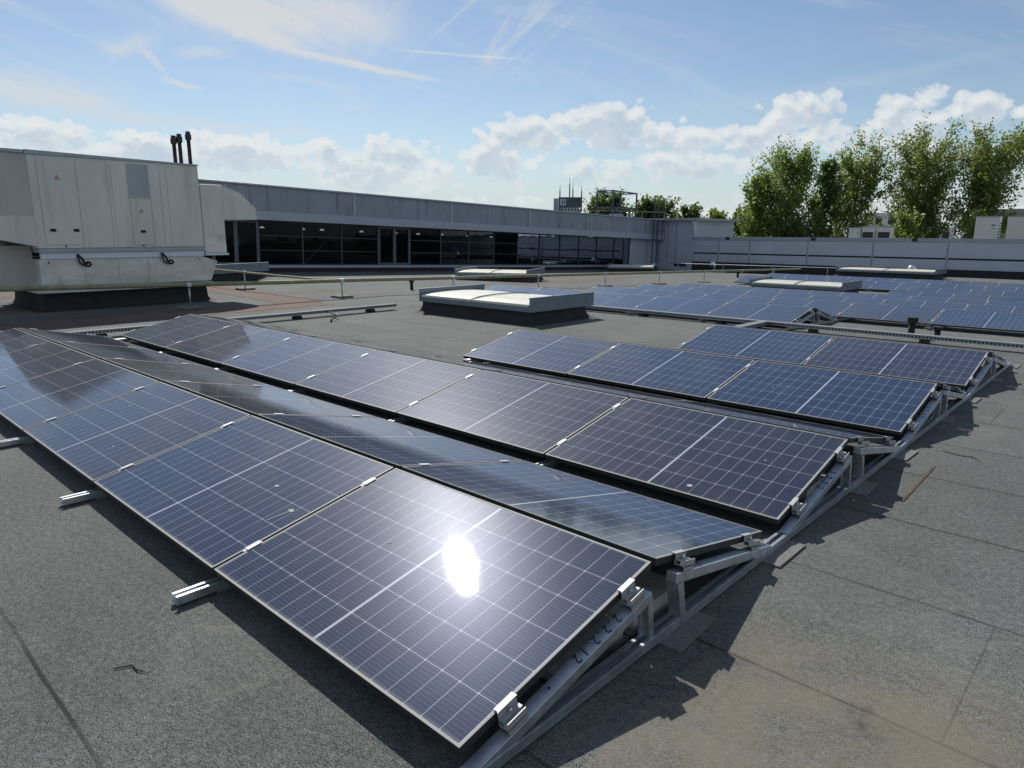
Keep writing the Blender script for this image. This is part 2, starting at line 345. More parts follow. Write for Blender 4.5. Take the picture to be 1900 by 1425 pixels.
# ------------------------------------------------------------------ mesh helpers
class MB:
    def __init__(s): s.v = []; s.f = []; s.mi = []
    def add(s, vs, fs, mi=0, M=None):
        o = len(s.v)
        s.v += [tuple(M @ Vector(p)) if M is not None else tuple(p) for p in vs]
        s.f += [tuple(i+o for i in f) for f in fs]; s.mi += [mi]*len(fs); return s
    def box(s, x0, x1, y0, y1, z0, z1, mi=0, M=None):
        vs = [(x, y, z) for x in (x0, x1) for y in (y0, y1) for z in (z0, z1)]
        fs = [(0, 1, 3, 2), (4, 6, 7, 5), (0, 4, 5, 1), (2, 3, 7, 6), (0, 2, 6, 4), (1, 5, 7, 3)]
        return s.add(vs, fs, mi, M)
    def bar(s, a, b, w, h, mi=0, up=(0, 0, 1)):             # box beam from a to b: w sideways, h along up, centred
        a = Vector(a); b = Vector(b); d = (b-a).normalized(); sd_ = d.cross(Vector(up)).normalized(); u_ = sd_.cross(d)
        vs = []
        for p in (a, b):
            for (i, j) in ((-1, -1), (1, -1), (1, 1), (-1, 1)): vs.append(p+sd_*(w/2*i)+u_*(h/2*j))
        return s.add(vs, [(3, 2, 1, 0), (4, 5, 6, 7), (0, 1, 5, 4), (1, 2, 6, 5), (2, 3, 7, 6), (3, 0, 4, 7)], mi)
    def tube(s, pts, r, n=8, mi=0, cap=True):
        pts = [Vector(p) for p in pts]; rs = r if isinstance(r, (list, tuple)) else [r]*len(pts)
        o = len(s.v); prev = None
        for i, p in enumerate(pts):
            d = (pts[min(i+1, len(pts)-1)]-pts[max(i-1, 0)]).normalized()
            ref = Vector((0, 0, 1)) if abs(d.z) < 0.9 else Vector((1, 0, 0))
            if prev is not None: ref = prev
            a_ = d.cross(ref).normalized(); b_ = a_.cross(d).normalized(); prev = b_
            for k in range(n):
                an = 2*math.pi*k/n; s.v.append(tuple(p+(a_*math.cos(an)+b_*math.sin(an))*rs[i]))
        for i in range(len(pts)-1):
            for k in range(n):
                s.f.append((o+i*n+k, o+i*n+(k+1) % n, o+(i+1)*n+(k+1) % n, o+(i+1)*n+k)); s.mi.append(mi)
        if cap:
            s.f.append(tuple(o+k for k in range(n))[::-1]); s.mi.append(mi)
            s.f.append(tuple(o+(len(pts)-1)*n+k for k in range(n))); s.mi.append(mi)
        return s
    def prism(s, poly, x0, x1, mi=0):                        # poly of (y,z) extruded along x
        n = len(poly); vs = [(x0, y, z) for y, z in poly]+[(x1, y, z) for y, z in poly]
        fs = [tuple(range(n))[::-1], tuple(range(n, 2*n))]+[(i, (i+1) % n, n+(i+1) % n, n+i) for i in range(n)]
        return s.add(vs, fs, mi)
    def build(s, name, mats, parent=None, bevel=0, smooth=False, label=None):
        me = bpy.data.meshes.new(name); me.from_pydata(s.v, [], s.f)
        if not isinstance(mats, (list, tuple)): mats = [mats]
        for k in mats: me.materials.append(MT[k])
        me.polygons.foreach_set('material_index', s.mi)
        if smooth: me.polygons.foreach_set('use_smooth', [True]*len(s.f))
        bm = bmesh.new(); bm.from_mesh(me); bmesh.ops.recalc_face_normals(bm, faces=bm.faces); bm.to_mesh(me); bm.free()
        o = bpy.data.objects.new(name, me); C.objects.link(o)
        if parent is not None: o.parent = parent
        if bevel:
            md = o.modifiers.new('bevel', 'BEVEL'); md.width = bevel; md.segments = 2; md.limit_method = 'ANGLE'
        if label: o['label'] = label
        return o
def tag(o, label, cat, group=None):
    o['label'] = label; o['category'] = cat
    if group: o['group'] = group
    return o
def thing(name, label, cat, M=None, group=None):
    o = bpy.data.objects.new(name, None); C.objects.link(o); o.empty_display_size = 0.2
    if M is not None: o.matrix_world = M
    return tag(o, label, cat, group)
def struct(o): o['kind'] = 'structure'; return o
def copy_tree(o, parent=None):
    c = o.copy(); C.objects.link(c); c.parent = parent
    for ch in list(o.children): copy_tree(ch, c)
    return c
T = Matrix.Translation
def RX(a): return Matrix.Rotation(a, 4, 'X')
def RZ(a): return Matrix.Rotation(a, 4, 'Z')
ORD = ['nearest', 'second', 'third', 'fourth', 'fifth', 'sixth', 'seventh', 'eighth']

# ------------------------------------------------------------------ the roof (gently folded) and the land below
FT = math.tan(R(1.75))
def G(X, Y):
    s = max(0.0, -10.5-Y); full = -FT*s
    rr = -FT*min(s, 12.5)-0.030*max(0.0, s-22)
    k = min(1, max(0, (X-12)/2.8)); k = k*k*(3-2*k)
    return full*k+rr*(1-k)
mb = MB(); xs = [-26+i for i in range(57)]; xs = [x for x in xs if x < 30]+[30.0]
ys = [14-i*0.5 for i in range(0, 134)]
idx = {}
for i, x_ in enumerate(xs):
    for j, y_ in enumerate(ys): idx[i, j] = len(mb.v); mb.v.append((x_, y_, G(x_, y_)))
for i in range(len(xs)-1):
    for j in range(len(ys)-1): mb.f.append((idx[i, j], idx[i, j+1], idx[i+1, j+1], idx[i+1, j])); mb.mi.append(0)
roof = mb.build('flat_roof', 'felt', smooth=True); struct(roof)
land = MB().box(-900, 1400, -1500, 800, -12, -10).build('ground', 'land'); struct(land)

def strip(name, quads, dz=0.005):                        # felt strips lying on the roof, subdivided to follow it
    mb = MB()
    for (a, b_, c_, d) in quads:
        a, b_, c_, d = [Vector(p).to_3d() if len(p) == 3 else Vector((p[0], p[1], 0)) for p in (a, b_, c_, d)]
        N = 24; o = len(mb.v)
        for i in range(N+1):
            t_ = i/N; p, q_ = a.lerp(d, t_), b_.lerp(c_, t_)
            for w in (p, q_): mb.v.append((w.x, w.y, G(w.x, w.y)+dz))
        for i in range(N): mb.f.append((o+2*i, o+2*i+1, o+2*i+3, o+2*i+2)); mb.mi.append(0)
    return struct(mb.build(name, 'red'))
strip('red_felt_path', [((13.35, 4.0), (14.45, 4.0), (14.45, -8.25), (13.35, -8.25))])
strip('red_felt_path', [((14.45, -7.35), (14.45, -8.4), (23.5, -9.2), (23.5, -8.1))])
strip('red_felt_path', [((20.6, 6.0), (22.4, 6.0), (22.4, -4.0), (20.6, -4.0))])
strip('red_felt_path', [((17.2, -19.6), (18.4, -19.3), (20.6, -31.0), (19.3, -31.3))])

# ------------------------------------------------------------------ solar panels
HY, HZ, GAP, GV, LP, ZL = 1.117, 0.238, 0.0364, 0.2157, 1.775, 0.12
TILT = math.atan2(HZ, HY); ROWP = 2*HY+GAP+GV
def rowM(ylow, z, phi): return T((0, ylow, z)) @ RX(phi)
def front_M(rm, x): return rm @ T((x, 0, ZL)) @ RX(-TILT)
def back_M(rm, x): return rm @ T((x+PU, -(2*HY+GAP), ZL)) @ RZ(math.pi) @ RX(-TILT)
def make_panel():
    root = thing('solar_panel', 'proto', 'solar panel')
    f = MB(); w, d = 0.0095, 0.035
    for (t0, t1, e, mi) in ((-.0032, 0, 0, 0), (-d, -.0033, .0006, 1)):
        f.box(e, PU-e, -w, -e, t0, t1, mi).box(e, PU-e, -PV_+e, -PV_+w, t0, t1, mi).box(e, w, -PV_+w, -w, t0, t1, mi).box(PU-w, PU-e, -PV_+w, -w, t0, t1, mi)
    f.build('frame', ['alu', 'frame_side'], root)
    g = MB(); a, b_, c_, d_ = w, PU-w, -PV_+w, -w
    g.add([(a, c_, -.0018), (b_, c_, -.0018), (b_, d_, -.0018), (a, d_, -.0018)], [(0, 1, 2, 3)], 0)
    g.build('glass', 'cells', root)
    k = MB().box(w, PU-w, -PV_+w, -w, -.010, -.006); k.build('backsheet', 'backsheet', root)
    return root
proto = make_panel(); used = [False]
def panel(M, label, group):
    o = proto if not used[0] else copy_tree(proto); used[0] = True
    o.matrix_world = M; o['label'] = label; o['group'] = group; return o
ROWS = {}
near = [('front row', 0, 6, 6), ('second row', 1, 6, 6), ('third row', 2, 3, 3), ('fourth row', 3, 2, 2)]
PANELS = {}
for nm, r, nf, nb in near:
    rm = rowM(-r*ROWP, 0, 0); ROWS['ABCD'[r]] = rm
    for k in range(nf):
        extra = {(0, 0): ', sun glaring on its glass'}.get((r, k), '')
        lab = f'{ORD[k]} solar panel from the near end on the camera-facing slope of the {nm}{extra}'
        if k == 0: lab = f'nearest solar panel of the {nm}, on its camera-facing slope{extra}'
        PANELS[(r, k)] = panel(front_M(rm, k*LP), lab, 'solar panels tilted towards the camera')
    for k in range(nb):
        panel(back_M(rm, k*LP), f'{ORD[k]} solar panel from the near end on the far, away-facing slope of the {nm}', 'solar panels tilted away from the camera')
zE = G(4, -11.9)
far_rows = [('E', -11.85, 3.65, 5, R(1.75), None), ('F', -14.3, -1.675, 7, R(1.75), None), ('G', -16.75, -1.675, 7, R(1.75), None),
            ('H', -19.2, -1.675, 7, R(1.75), None), ('I', -22.0, -2.15, 4, 0.0, -0.385), ('J', -24.45, -2.15, 4, 0.0, -0.395),
            ('K', -26.95, -0.375, 7, 0.0, -0.405), ('L', -29.45, -0.375, 7, 0.0, -0.415)]
RN = ['first', 'second', 'third', 'fourth', 'fifth', 'sixth', 'seventh', 'last']
for i, (nm, yl, x0, n, phi, zz) in enumerate(far_rows):
    z0 = G(4, yl) if zz is None else zz
    rm = rowM(yl, z0, phi); ROWS[nm] = rm
    for k in range(n):
        panel(front_M(rm, x0+k*LP), f'{"rightmost" if k == 0 else ORD[k]} solar panel from the right in the {RN[i]} row beyond the long cable tray' if k else f'rightmost solar panel of the {RN[i]} row beyond the long cable tray', 'distant solar panels beyond the cable tray')
panel(back_M(ROWS['E'], 3.65), 'solar panel on the far slope at the open end just beyond the cable tray', 'distant solar panels beyond the cable tray')

# bird droppings on three near panels
def dropping(pan, uv, r, seed, tail=0):
    rnd_ = random.Random(seed); mb = MB(); n = 12
    cx, cy = uv; pts = []
    for k in range(n):
        a = 2*math.pi*k/n; q_ = r*(0.65+0.6*rnd_.random()); pts.append((cx+math.cos(a)*q_*1.5, -cy+math.sin(a)*q_, 0.0006))
    mb.add([(cx, -cy, 0.001)]+pts, [(0, 1+k, 1+(k+1) % n) for k in range(n)])
    if tail: mb.bar((cx, -cy, 0.0004), (cx+tail*.25, -cy+tail, 0.0004), 0.006, 0.0008)
    mb.build('bird_dropping', 'dropping', pan)
dropping(PANELS[(0, 1)], (0.48, 0.63), 0.012, 1); dropping(PANELS[(0, 1)], (0.13, 0.52), 0.014, 2, 0.13)
dropping(PANELS[(0, 0)], (1.15, 0.62), 0.006, 3); dropping(PANELS[(0, 2)], (1.35, 0.72), 0.009, 4); dropping(PANELS[(0, 2)], (0.5, 0.3), 0.008, 9)
dropping(PANELS[(1, 0)], (0.62, 0.10), 0.014, 5); dropping(PANELS[(1, 5)], (0.15, 0.2), 0.012, 6); dropping(PANELS[(2, 1)], (0.9, 0.55), 0.007, 7)
dropping(PANELS[(1, 0)], (0.35, 0.62), 0.006, 8); dropping(PANELS[(2, 0)], (1.3, 0.5), 0.007, 10)

# ------------------------------------------------------------------ mounting frames under the rows
def channel(mb, a, b_, w, h, th=0.004, lip=0.014, up=(0, 0, 1), M=None):
    """C profile open at the top with two lips, running from a to b (a, b at mid width, bottom)"""
    a = Vector(a); b_ = Vector(b_); d = (b_-a).normalized(); s_ = d.cross(Vector(up)).normalized(); u_ = s_.cross(d)
    def seg_(so, uo, ww, hh):
        p0 = a+s_*so+u_*(uo+hh/2); p1 = b_+s_*so+u_*(uo+hh/2)
        if M is not None: mb2 = MB(); mb2.bar(p0, p1, ww, hh, up=up); mb.add(mb2.v, mb2.f, 0, M)
        else: mb.bar(p0, p1, ww, hh, up=up)
    seg_(0, 0, w, th); seg_(-w/2+th/2, th, th, h-th); seg_(w/2-th/2, th, th, h-th)
    seg_(-w/2+th+lip/2, h-th, lip, th); seg_(w/2-th-lip/2, h-th, lip, th)
sl = HZ/HY
def addM(dst, src, M): dst.add(src.v, src.f, 0, M)
def mount(x, rows, label, group, end=False, rail=(0.2, None), full=True):
    """rows: names; a base rail and, per row, sloping rails, posts and clamps"""
    root = thing('mounting_frame', label, 'mounting frame', T((x, 0, 0)), group)
    if full:
        mb = MB(); y1 = rail[1]; channel(mb, (0, rail[0], 0.012), (0, y1, 0.012), 0.062, 0.042)
        mb.build('base_rail', 'galv', root, bevel=0.001)
    for rn in rows:
        rm = ROWS[rn]
        if not full:
            mb = MB(); channel(mb, (0, 0.2, 0.012), (0, -2*HY-0.2, 0.012), 0.062, 0.042, M=rm); mb.build('base_rail', 'galv', root)
        nrm = Vector((0, sl, 1)).normalized()
        for side in (0, 1):
            # local y runs from the low edge (0) towards the ridge; side 1 is mirrored
            def P_(yy, zz, xx=0.0):
                return (xx, -yy if side == 0 else -(2*HY+GAP)+yy, zz)
            z_at = lambda yy: (0.058 if end else 0.030)+yy*sl
            mb = MB(); tmp = MB(); ye = HY-(0.085 if side == 0 else 0.075); ys_ = 0.0 if side == 0 else 0.02
            w = 0.056
            a, b_ = P_(ys_, z_at(ys_)-0.024), P_(ye, z_at(ye)-0.024)
            tmp.bar(a, b_, w, 0.046); addM(mb, tmp, rm)
            mb.build('support_rail', 'galv', root, bevel=0.003)
            mb = MB(); tmp = MB()
            if side == 0:
                tmp.bar(P_(ye-0.012, z_at(ye)-0.047), P_(ye+0.012, 0.052), 0.034, 0.004, up=(0, 1, 0)).bar(P_(ye-0.012, z_at(ye)-0.047, -w/2+.002), P_(ye+0.012, 0.02, -w/2+.002), 0.004, 0.036, up=(0, 1, 0))
                tmp.bar(P_(ye-0.012, z_at(ye)-0.047, w/2-.002), P_(ye+0.012, 0.02, w/2-.002), 0.004, 0.036, up=(0, 1, 0))
            else:
                tmp.bar(P_(ye-0.01, z_at(ye)-0.05), P_(ye-0.05, 0.03), w, 0.004, up=(0, 1, 0))
                tmp.bar(P_(ye-0.03, z_at(ye)-0.055, -w/2-.003), P_(ye-0.075, 0.02, -w/2-.003), 0.004, 0.045, up=(0, 1, 0))
            addM(mb, tmp, rm); mb.build('post', 'galv', root, bevel=0.001)
            for fr_ in (0.19, 0.83):
                yy = HY*fr_; zt = ZL+yy*sl
                mb = MB(); tmp = MB()
                if end:
                    sx = 0.026                                   # panel edge lies at +x
                    for (xa, xb, za, zb) in ((sx-0.004, sx+0.022, 0.003, 0.007), (sx-0.004, sx, -0.045, 0.007), (-0.024, sx-0.004, -0.045, -0.040), (-0.024, -0.020, -0.060, -0.014), (-0.004, 0.0, -0.040, -0.020), (-0.004, sx-.004, -0.024, -0.020)):
                        p0 = P_(yy-0.045, zt-0.09*0.5*sl+(za+zb)/2, (xa+xb)/2); p1 = P_(yy+0.045, zt+0.09*0.5*sl+(za+zb)/2, (xa+xb)/2)
                        tmp.bar(p0, p1, xb-xa, zb-za)
                    bz = zt-0.018
                    tmp.bar(P_(yy, bz-.02, 0.011), P_(yy, bz+0.012, 0.011), 0.011, 0.011, up=(0, 1, 0))
                else:
                    tmp.bar(P_(yy-0.038, zt+0.004-0.038*sl), P_(yy+0.038, zt+0.004+0.038*sl), 0.032, 0.004)
                    tmp.bar(P_(yy-0.05, zt-0.02-0.05*sl), P_(yy+0.05, zt-0.02+0.05*sl), 0.016, 0.044)
                addM(mb, tmp, rm); mb.build('clamp', 'clamp', root)
    return root
end0 = mount(-0.036, 'ABCD', 'galvanised triangular end frame running along the near right ends of four rows', 'mounting frames under the near rows', True, (0.62, -3*ROWP-2*HY-0.30))
NL = {1: 'frame', 2: 'frame', 3: 'frame'}
for k in range(1, 7):
    rows = 'ABCD' if k <= 2 else 'ABC' if k == 3 else 'AB'
    yend = {'ABCD': -3*ROWP-2*HY-0.2, 'ABC': -2*ROWP-2*HY-0.2, 'AB': -ROWP-2*HY-0.2}[rows]
    mount(k*LP-0.01, rows, f'galvanised mounting frame under the {["first","second","third","fourth","fifth","outermost left"][k-1]} panel joint from the near end',
          'mounting frames under the near rows', False, (0.19, yend))
e1 = mount(3.65-0.036, 'E', 'galvanised triangular end frame at the open end of the first row beyond the cable tray', 'mounting frames under the distant rows', True, full=False)
for j, k in enumerate(range(1, 5)):
    mount(3.65+k*LP-0.01, 'EFGH', f'distant mounting frame, {["first","second","third","fourth"][j]} to the left of the open row end', 'mounting frames under the distant rows', full=False)
for j, x_ in enumerate((-1.675+3*LP, -1.675+2*LP, -1.675+LP)):
    mount(x_-0.01, 'FGH', f'distant mounting frame, {["first","second","third"][j]} to the right of the open row end beyond the tray', 'mounting frames under the distant rows', full=False)
for j, x_ in enumerate((-0.375, 1.4, 3.175)):
    mount(x_-0.01, 'IJKL', f'far mounting frame under the four rearmost rows, {["rightmost","second from the right","third from the right"][j]}', 'mounting frames under the distant rows', full=False)
for j in range(4):
    mount(4.95+j*LP-0.01, 'KL', f'far mounting frame under only the two rearmost rows, {["first","second","third","fourth"][j]} from the right', 'mounting frames under the distant rows', full=False)

# felt pads under the end frame, ballast, marker writing, seams and twigs
for j, (y_, ly, sk) in enumerate(((-1.27, 0.34, 0.05), (-2.32, 0.36, 0.0), (-3.7, 0.30, 0.03), (-4.72, 0.32, -0.02), (-6.2, 0.28, 0.03), (-7.3, 0.3, 0.0), (-8.7, 0.26, 0.02), (-9.95, 0.3, 0.0), (0.55, 0.3, 0))):
    mb = MB().box(-0.115, 0.09, -ly/2, ly/2, 0.0, 0.009)
    o = mb.build('protective_pad', 'mat'); o.matrix_world = T((-0.045, y_, 0.002)) @ RZ(sk)
    tag(o, f'thin grey felt pad under the end rail, {["first","second","third","fourth","fifth","sixth","seventh","farthest","one nearest the camera"][j]}'+('' if j > 6 else ' counted from the front row ridge'), 'pad', 'felt pads under the end rail')
for j, (x_, y_) in enumerate(((0.02, -0.80), (0.02, -1.28), (0.05, -3.35))):
    rt = thing('ballast_block', ['grey concrete ballast block lying inside the front row end frame below the writing', 'grey concrete ballast block beneath the front row ridge', 'grey concrete ballast block inside the end frame of the second row'][j], 'ballast block', T((x_+0.13, y_, 0.014)), 'concrete ballast blocks under the panels')
    MB().box(-0.10, 0.10, -0.20, 0.20, 0.008, 0.088).build('block', 'ballast', rt, bevel=0.006)
    MB().box(-0.11, 0.11, -0.23, 0.23, 0, 0.007).box(-.11, -.107, -.23, .23, .007, .03).build('tray', 'galv', rt)
def write(txt, M, size, parent, name='marker_writing'):
    cu_ = bpy.data.curves.new(name, 'FONT'); cu_.body = txt; cu_.size = size; cu_.extrude = 0.0004; cu_.shear = 0.25; cu_.space_character = 1.45
    to = bpy.data.objects.new(name+'_tmp', cu_); C.objects.link(to)
    bpy.context.view_layer.update()
    me = bpy.data.meshes.new_from_object(to); bpy.data.objects.remove(to); bpy.data.curves.remove(cu_)
    me.materials.clear(); me.materials.append(MT['ink'])
    o = bpy.data.objects.new(name, me); C.objects.link(o); o.parent = parent; o.matrix_basis = M; return o
def rail_text(rn, txt, y0, size, parent, side=0):
    # text runs down the slope on the top face of the sloping end rail
    rm = ROWS[rn]
    if side == 0:
        M = T((0.036, 0, 0)) @ rm @ T((-0.036, -y0, 0.058+y0*sl+0.0005)) @ RX(-TILT) @ RZ(math.pi/2)
    else:
        M = rm @ T((0.0, -(2*HY+GAP)+y0, 0.058+y0*sl+0.0005)) @ RX(TILT) @ RZ(math.pi/2)
    write(txt, M @ T((0, -size*0.35, 0)), size, parent)
rail_text('A', '2.2.2.12', 0.84, 0.062, end0); MB().tube([(0, -0.40, 0.058+0.40*sl), (0, -0.40, 0.0592+0.40*sl)], 0.006, 10).build('marker_dot', 'ink', end0)
rail_text('B', '3.2.2.2', 0.78, 0.062, end0); rail_text('C', '3.2.2.2', 0.72, 0.062, end0); rail_text('D', '3.2.2', 0.72, 0.062, end0)
rail_text('A', '2.2.2.12', 0.78, 0.045, end0, 1)

tag(MB().tube([(0.10, -1.10, 0.10), (0.14, -1.14, 0.16), (0.10, -1.20, 0.10), (0.20, -1.18, 0.05), (0.32, -1.12, 0.09), (0.6, -1.14, 0.18)], 0.005, 6).build('cable', 'black', smooth=True), 'thin black solar cable hanging under the front row ridge at its near end', 'cable')
def lying(name, pts, w, mat, label, cat, group=None, h=0.004):
    mb = MB()
    for p, q_ in zip(pts[:-1], pts[1:]):
        mb.bar((p[0], p[1], G(*p)+h/2+0.001), (q_[0], q_[1], G(*q_)+h/2+0.001), w, h)
    return tag(mb.build(name, mat), label, cat, group)
lying('rusty_strip', [(-0.345, -4.57), (-0.365, -3.63)], 0.018, 'rust', 'rusty brown metal strip lying on the roof felt near the right side', 'metal strip')  # brown felt seam, laid on as a thin strip
def twig(pts, label):
    mb = MB(); mb.tube([(a, b_, 0.006) for a, b_ in pts], [0.003]*(len(pts)-1)+[0.001], 5)
    return tag(mb.build('twig', 'twig'), label, 'twig', 'twigs on the roof')
twig([(1.44, 0.56), (1.41, 0.50), (1.36, 0.50), (1.30, 0.47)], 'thin dark twig lying on the felt at the lower left')
twig([(-0.30, -5.05), (-0.42, -5.0), (-0.52, -5.02), (-0.60, -4.9)], 'thin dark twig lying on the felt beside the third row at right')

# ------------------------------------------------------------------ cable trays
m, t, b = newmat('perforated_tray_side'); MT['perf'] = m
X, Y, Z = xyz(objco()); 
slot = ((X+Y)*(1/0.055)).fract().gt(0.42)*((Z-0.028).abs().lt(0.014))
c = mixc(slot, (0.38, 0.43, 0.48), (0.02, 0.022, 0.03)); t.links.new(c, b.inputs['Base Color'])
b.inputs['Metallic'].default_value = 0.7; b.inputs['Roughness'].default_value = 0.4
def tray(p0, p1, label, z=0.075, w=0.16, feet=1.8, foot_skip=()):
    a = Vector(p0).to_3d(); bb_ = Vector(p1).to_3d(); L = (bb_-a).length; ang = math.atan2(bb_.y-a.y, bb_.x-a.x)
    za, zb = G(a.x, a.y)+z, G(bb_.x, bb_.y)+z
    M = T((a.x, a.y, za)) @ RZ(ang) @ Matrix.Rotation(-math.asin((zb-za)/L), 4, 'Y')
    rt = thing('cable_tray', label, 'cable tray', M, 'galvanised cable trays on the roof')
    MB().box(0, L, -w/2, -w/2+.002, 0, .058).box(0, L, w/2-.002, w/2, 0, .058).box(0, L, -w/2+.002, w/2-.002, 0, .002).build('tray_body', 'perf', rt)
    MB().box(0, L, -w/2-.004, w/2+.004, .0585, .0615).box(0, L, -w/2-.006, -w/2-.003, .046, .0585).box(0, L, w/2+.003, w/2+.006, .046, .0585).build('cover', 'tray_cover', rt)
    n = int(L/feet)
    for k in range(n+1):
        xx = min(L-0.1, 0.35+k*feet)
        MB().prism([(-.13, -z+.002), (.13, -z+.002), (.08, -.004), (-.08, -.004)], xx-.06, xx+.06).build('foot', 'black', rt, bevel=.008)
    return rt
tray((11.4, 1.5), (11.4, -8.52), 'galvanised cable tray running from the left row ends to the large skylight')
tray((8.9, -11.66), (-2.2, -11.66), 'long perforated galvanised cable tray in front of the distant panel rows')
tray((4.05, -11.57), (3.95, -9.9), 'short smooth galvanised cable tray branching towards the fourth row of panels', feet=3)
tag(MB().tube([(10.4, -6.2, .01), (10.6, -6.35, .05), (10.75, -6.6, .07), (11.3, -6.75, .09)], 0.018, 8).build('cable', 'black', smooth=True), 'thick black cable curving down from the left cable tray', 'cable')

# ------------------------------------------------------------------ skylights
def make_skylight(L=3.15, Wd=1.75):
    """local x along the long side (away from the near end plate), local -y away from the camera"""
    root = thing('skylight', 'proto', 'skylight')
    mb = MB()
    prof = [(0.16, 0.0), (0.07, 0.03), (0.025, 0.09), (0.0, 0.17), (0.0, 0.285)]
    rings = []
    for o_, z_ in prof:
        rings.append([(-o_, o_, z_), (L+o_, o_, z_), (L+o_, -Wd-o_, z_), (-o_, -Wd-o_, z_)])
    vs = [p for r_ in rings for p in r_]; fs = []
    for i in range(len(prof)-1):
        for k in range(4): fs.append((i*4+k, i*4+(k+1) % 4, (i+1)*4+(k+1) % 4, (i+1)*4+k))
    mb.add(vs, fs); mb.build('curb', 'upstand', root, smooth=False)
    mb = MB()
    mb.box(-.03, L+.03, 0.002, .035, .255, .385).box(-.03, L+.03, -Wd-.035, -Wd-.002, .255, .385)
    mb.box(-.03, L+.03, .035, .055, .250, .262)
    mb.build('frame', 'lidmetal', root, bevel=.003)
    for h in range(2):                                              # two slightly domed lid halves
        a, b_ = h*L/2+.012, (h+1)*L/2-.012; mb = MB(); nx, ny = 6, 8; o = 0
        for i in range(nx+1):
            for j in range(ny+1):
                xx = a+(b_-a)*i/nx; yy = .03-(Wd+.06)*j/ny
                s_ = math.sin(math.pi*j/ny); e_ = math.sin(math.pi*i/nx)
                mb.v.append((xx, yy, .392+.055*s_**.6*(0.75+0.25*e_**.5)))
        for i in range(nx):
            for j in range(ny):
                mb.f.append((i*(ny+1)+j, i*(ny+1)+j+1, (i+1)*(ny+1)+j+1, (i+1)*(ny+1)+j)); mb.mi.append(0)
        mb.box(a, b_, .031, .037, .35, .392)
        mb.build('lid', 'lid', root, smooth=False)
    MB().tube([(L/2, .02-(Wd+.04)*k/10, .398+.06*math.sin(math.pi*k/10)**.6) for k in range(11)], .012, 6).build('lid_joint', 'lidmetal', root)
    for sx, nm in ((0, 0), (1, 1)):
        xx = -.045 if sx == 0 else L+.045
        mb = MB().box(xx-.015, xx+.015, -Wd-.20, .045, .245, .50).box(xx-.028, xx+.028, -Wd-.21, .055, .50, .525)
        mb.box(xx-.022, xx+.022, -Wd-.20, .05, .425, .435)
        mb.build('end_plate', 'lidmetal', root, bevel=.003)
    for k in range(4):
        xx = L*(0.14+0.24*k); MB().box(xx-.02, xx+.02, .037, .048, .33, .35).build('latch', 'lidmetal', root)
    return root
sky1 = make_skylight()
def place_sky(o, x_, y_, z_, rz, label, s=(1, 1, 1), phi=0):
    o.matrix_world = T((x_, y_, z_)) @ RX(phi) @ RZ(rz) @ Matrix.Diagonal((*s, 1)); o['label'] = label; o['group'] = 'skylights on the roof'
place_sky(sky1, 7.34, -8.60, 0, 0, 'large cream-lidded skylight on a black curb, biggest of all, behind the third row')
def add_sky(*a, **k): place_sky(copy_tree(sky1), *a, **k)
add_sky(6.55, -23.5, G(6.7, -23.7)-0.02, 0, 'cream-lidded skylight standing among the distant solar panels right of centre')
add_sky(7.6, -41.0, G(9, -41)+0.02, 0, 'low skylight behind the rearmost panels, just in front of the right-hand cladding wall', s=(1.55, 1.2, 1))
add_sky(18.2, -20.6, G(18.2, -21), R(24), 'skylight with raised end plates in the shade before the glazed building at mid left', s=(1.0, 1.3, 1))
add_sky(25.0, -41.5, G(25, -42), R(30), 'farthest small skylight at the foot of the grey blank wall by the roof ladder', s=(1.0, 1.6, 1))
add_sky(22.6, -9.4, G(22.6, -10)+0.02, R(18), 'skylight half hidden behind the air handling unit at the left', s=(1.0, 1.3, 1.15))

# ------------------------------------------------------------------ guard rails on weights
def guard_rail(p0, p1, posts, label, h0, r=0.033, mat='railpipe', base=True):
    """posts: parameter values along p0-p1"""
    a, b_ = Vector(p0), Vector(p1)
    root = thing('guard_rail', label, 'guard rail', T((a.x, a.y, G(a.x, a.y))), 'guard rails on the roof')
    iv = root.matrix_world.inverted()
    def top(t_):
        q_ = a.lerp(b_, t_); return iv @ Vector((q_.x, q_.y, h0[0]+(h0[1]-h0[0])*t_))
    n = 24; rr = random.Random(3)
    MB().tube([top(i/n)+Vector((0, 0, (rr.random()-.5)*.012)) for i in range(n+1)], r, 8).build('pipe', mat, root, smooth=True)
    for t_ in posts:
        q_ = a.lerp(b_, t_); g = iv @ Vector((q_.x, q_.y, G(q_.x, q_.y))); tp = top(t_)
        po = MB().tube([(g.x, g.y, g.z+.05), (tp.x, tp.y, tp.z-.01)], 0.021, 8).build('post', 'galv', root, smooth=True)
        MB().tube([(tp.x, tp.y, tp.z-.045), (tp.x, tp.y, tp.z+.05)], r*1.35, 8).build('bracket', 'galv', po)
        if base: MB().box(g.x-.22, g.x+.22, g.y-.22, g.y+.22, g.z+.006, g.z+.058).build('foot', 'concrete', root, bevel=.01)
    return root
L0, L1 = -1.3+4.04, -41.5
def tY(y_): return (y_-L0)/(L1-L0)
guard_rail((14.8, L0), (14.8, L1), [tY(-5.34-4.04*k) for k in range(-1, 9)], 'long mossy pipe guard rail on slim posts crossing the middle of the roof', (0.76, -0.35), r=0.052)
guard_rail((14.8, -8.8), (25.5, -8.8), [0.405, 0.78], 'thin guard rail branching off behind the air handling unit towards the glazed building', (0.50, 0.56), r=0.03)
guard_rail((27.2, -47.2), (9.5, -47.2), [0.05, 0.26, 0.47, 0.68, 0.88], 'far guard rail running along the foot of the right-hand cladding wall', (-0.55, -0.45), r=0.028, mat='galv')

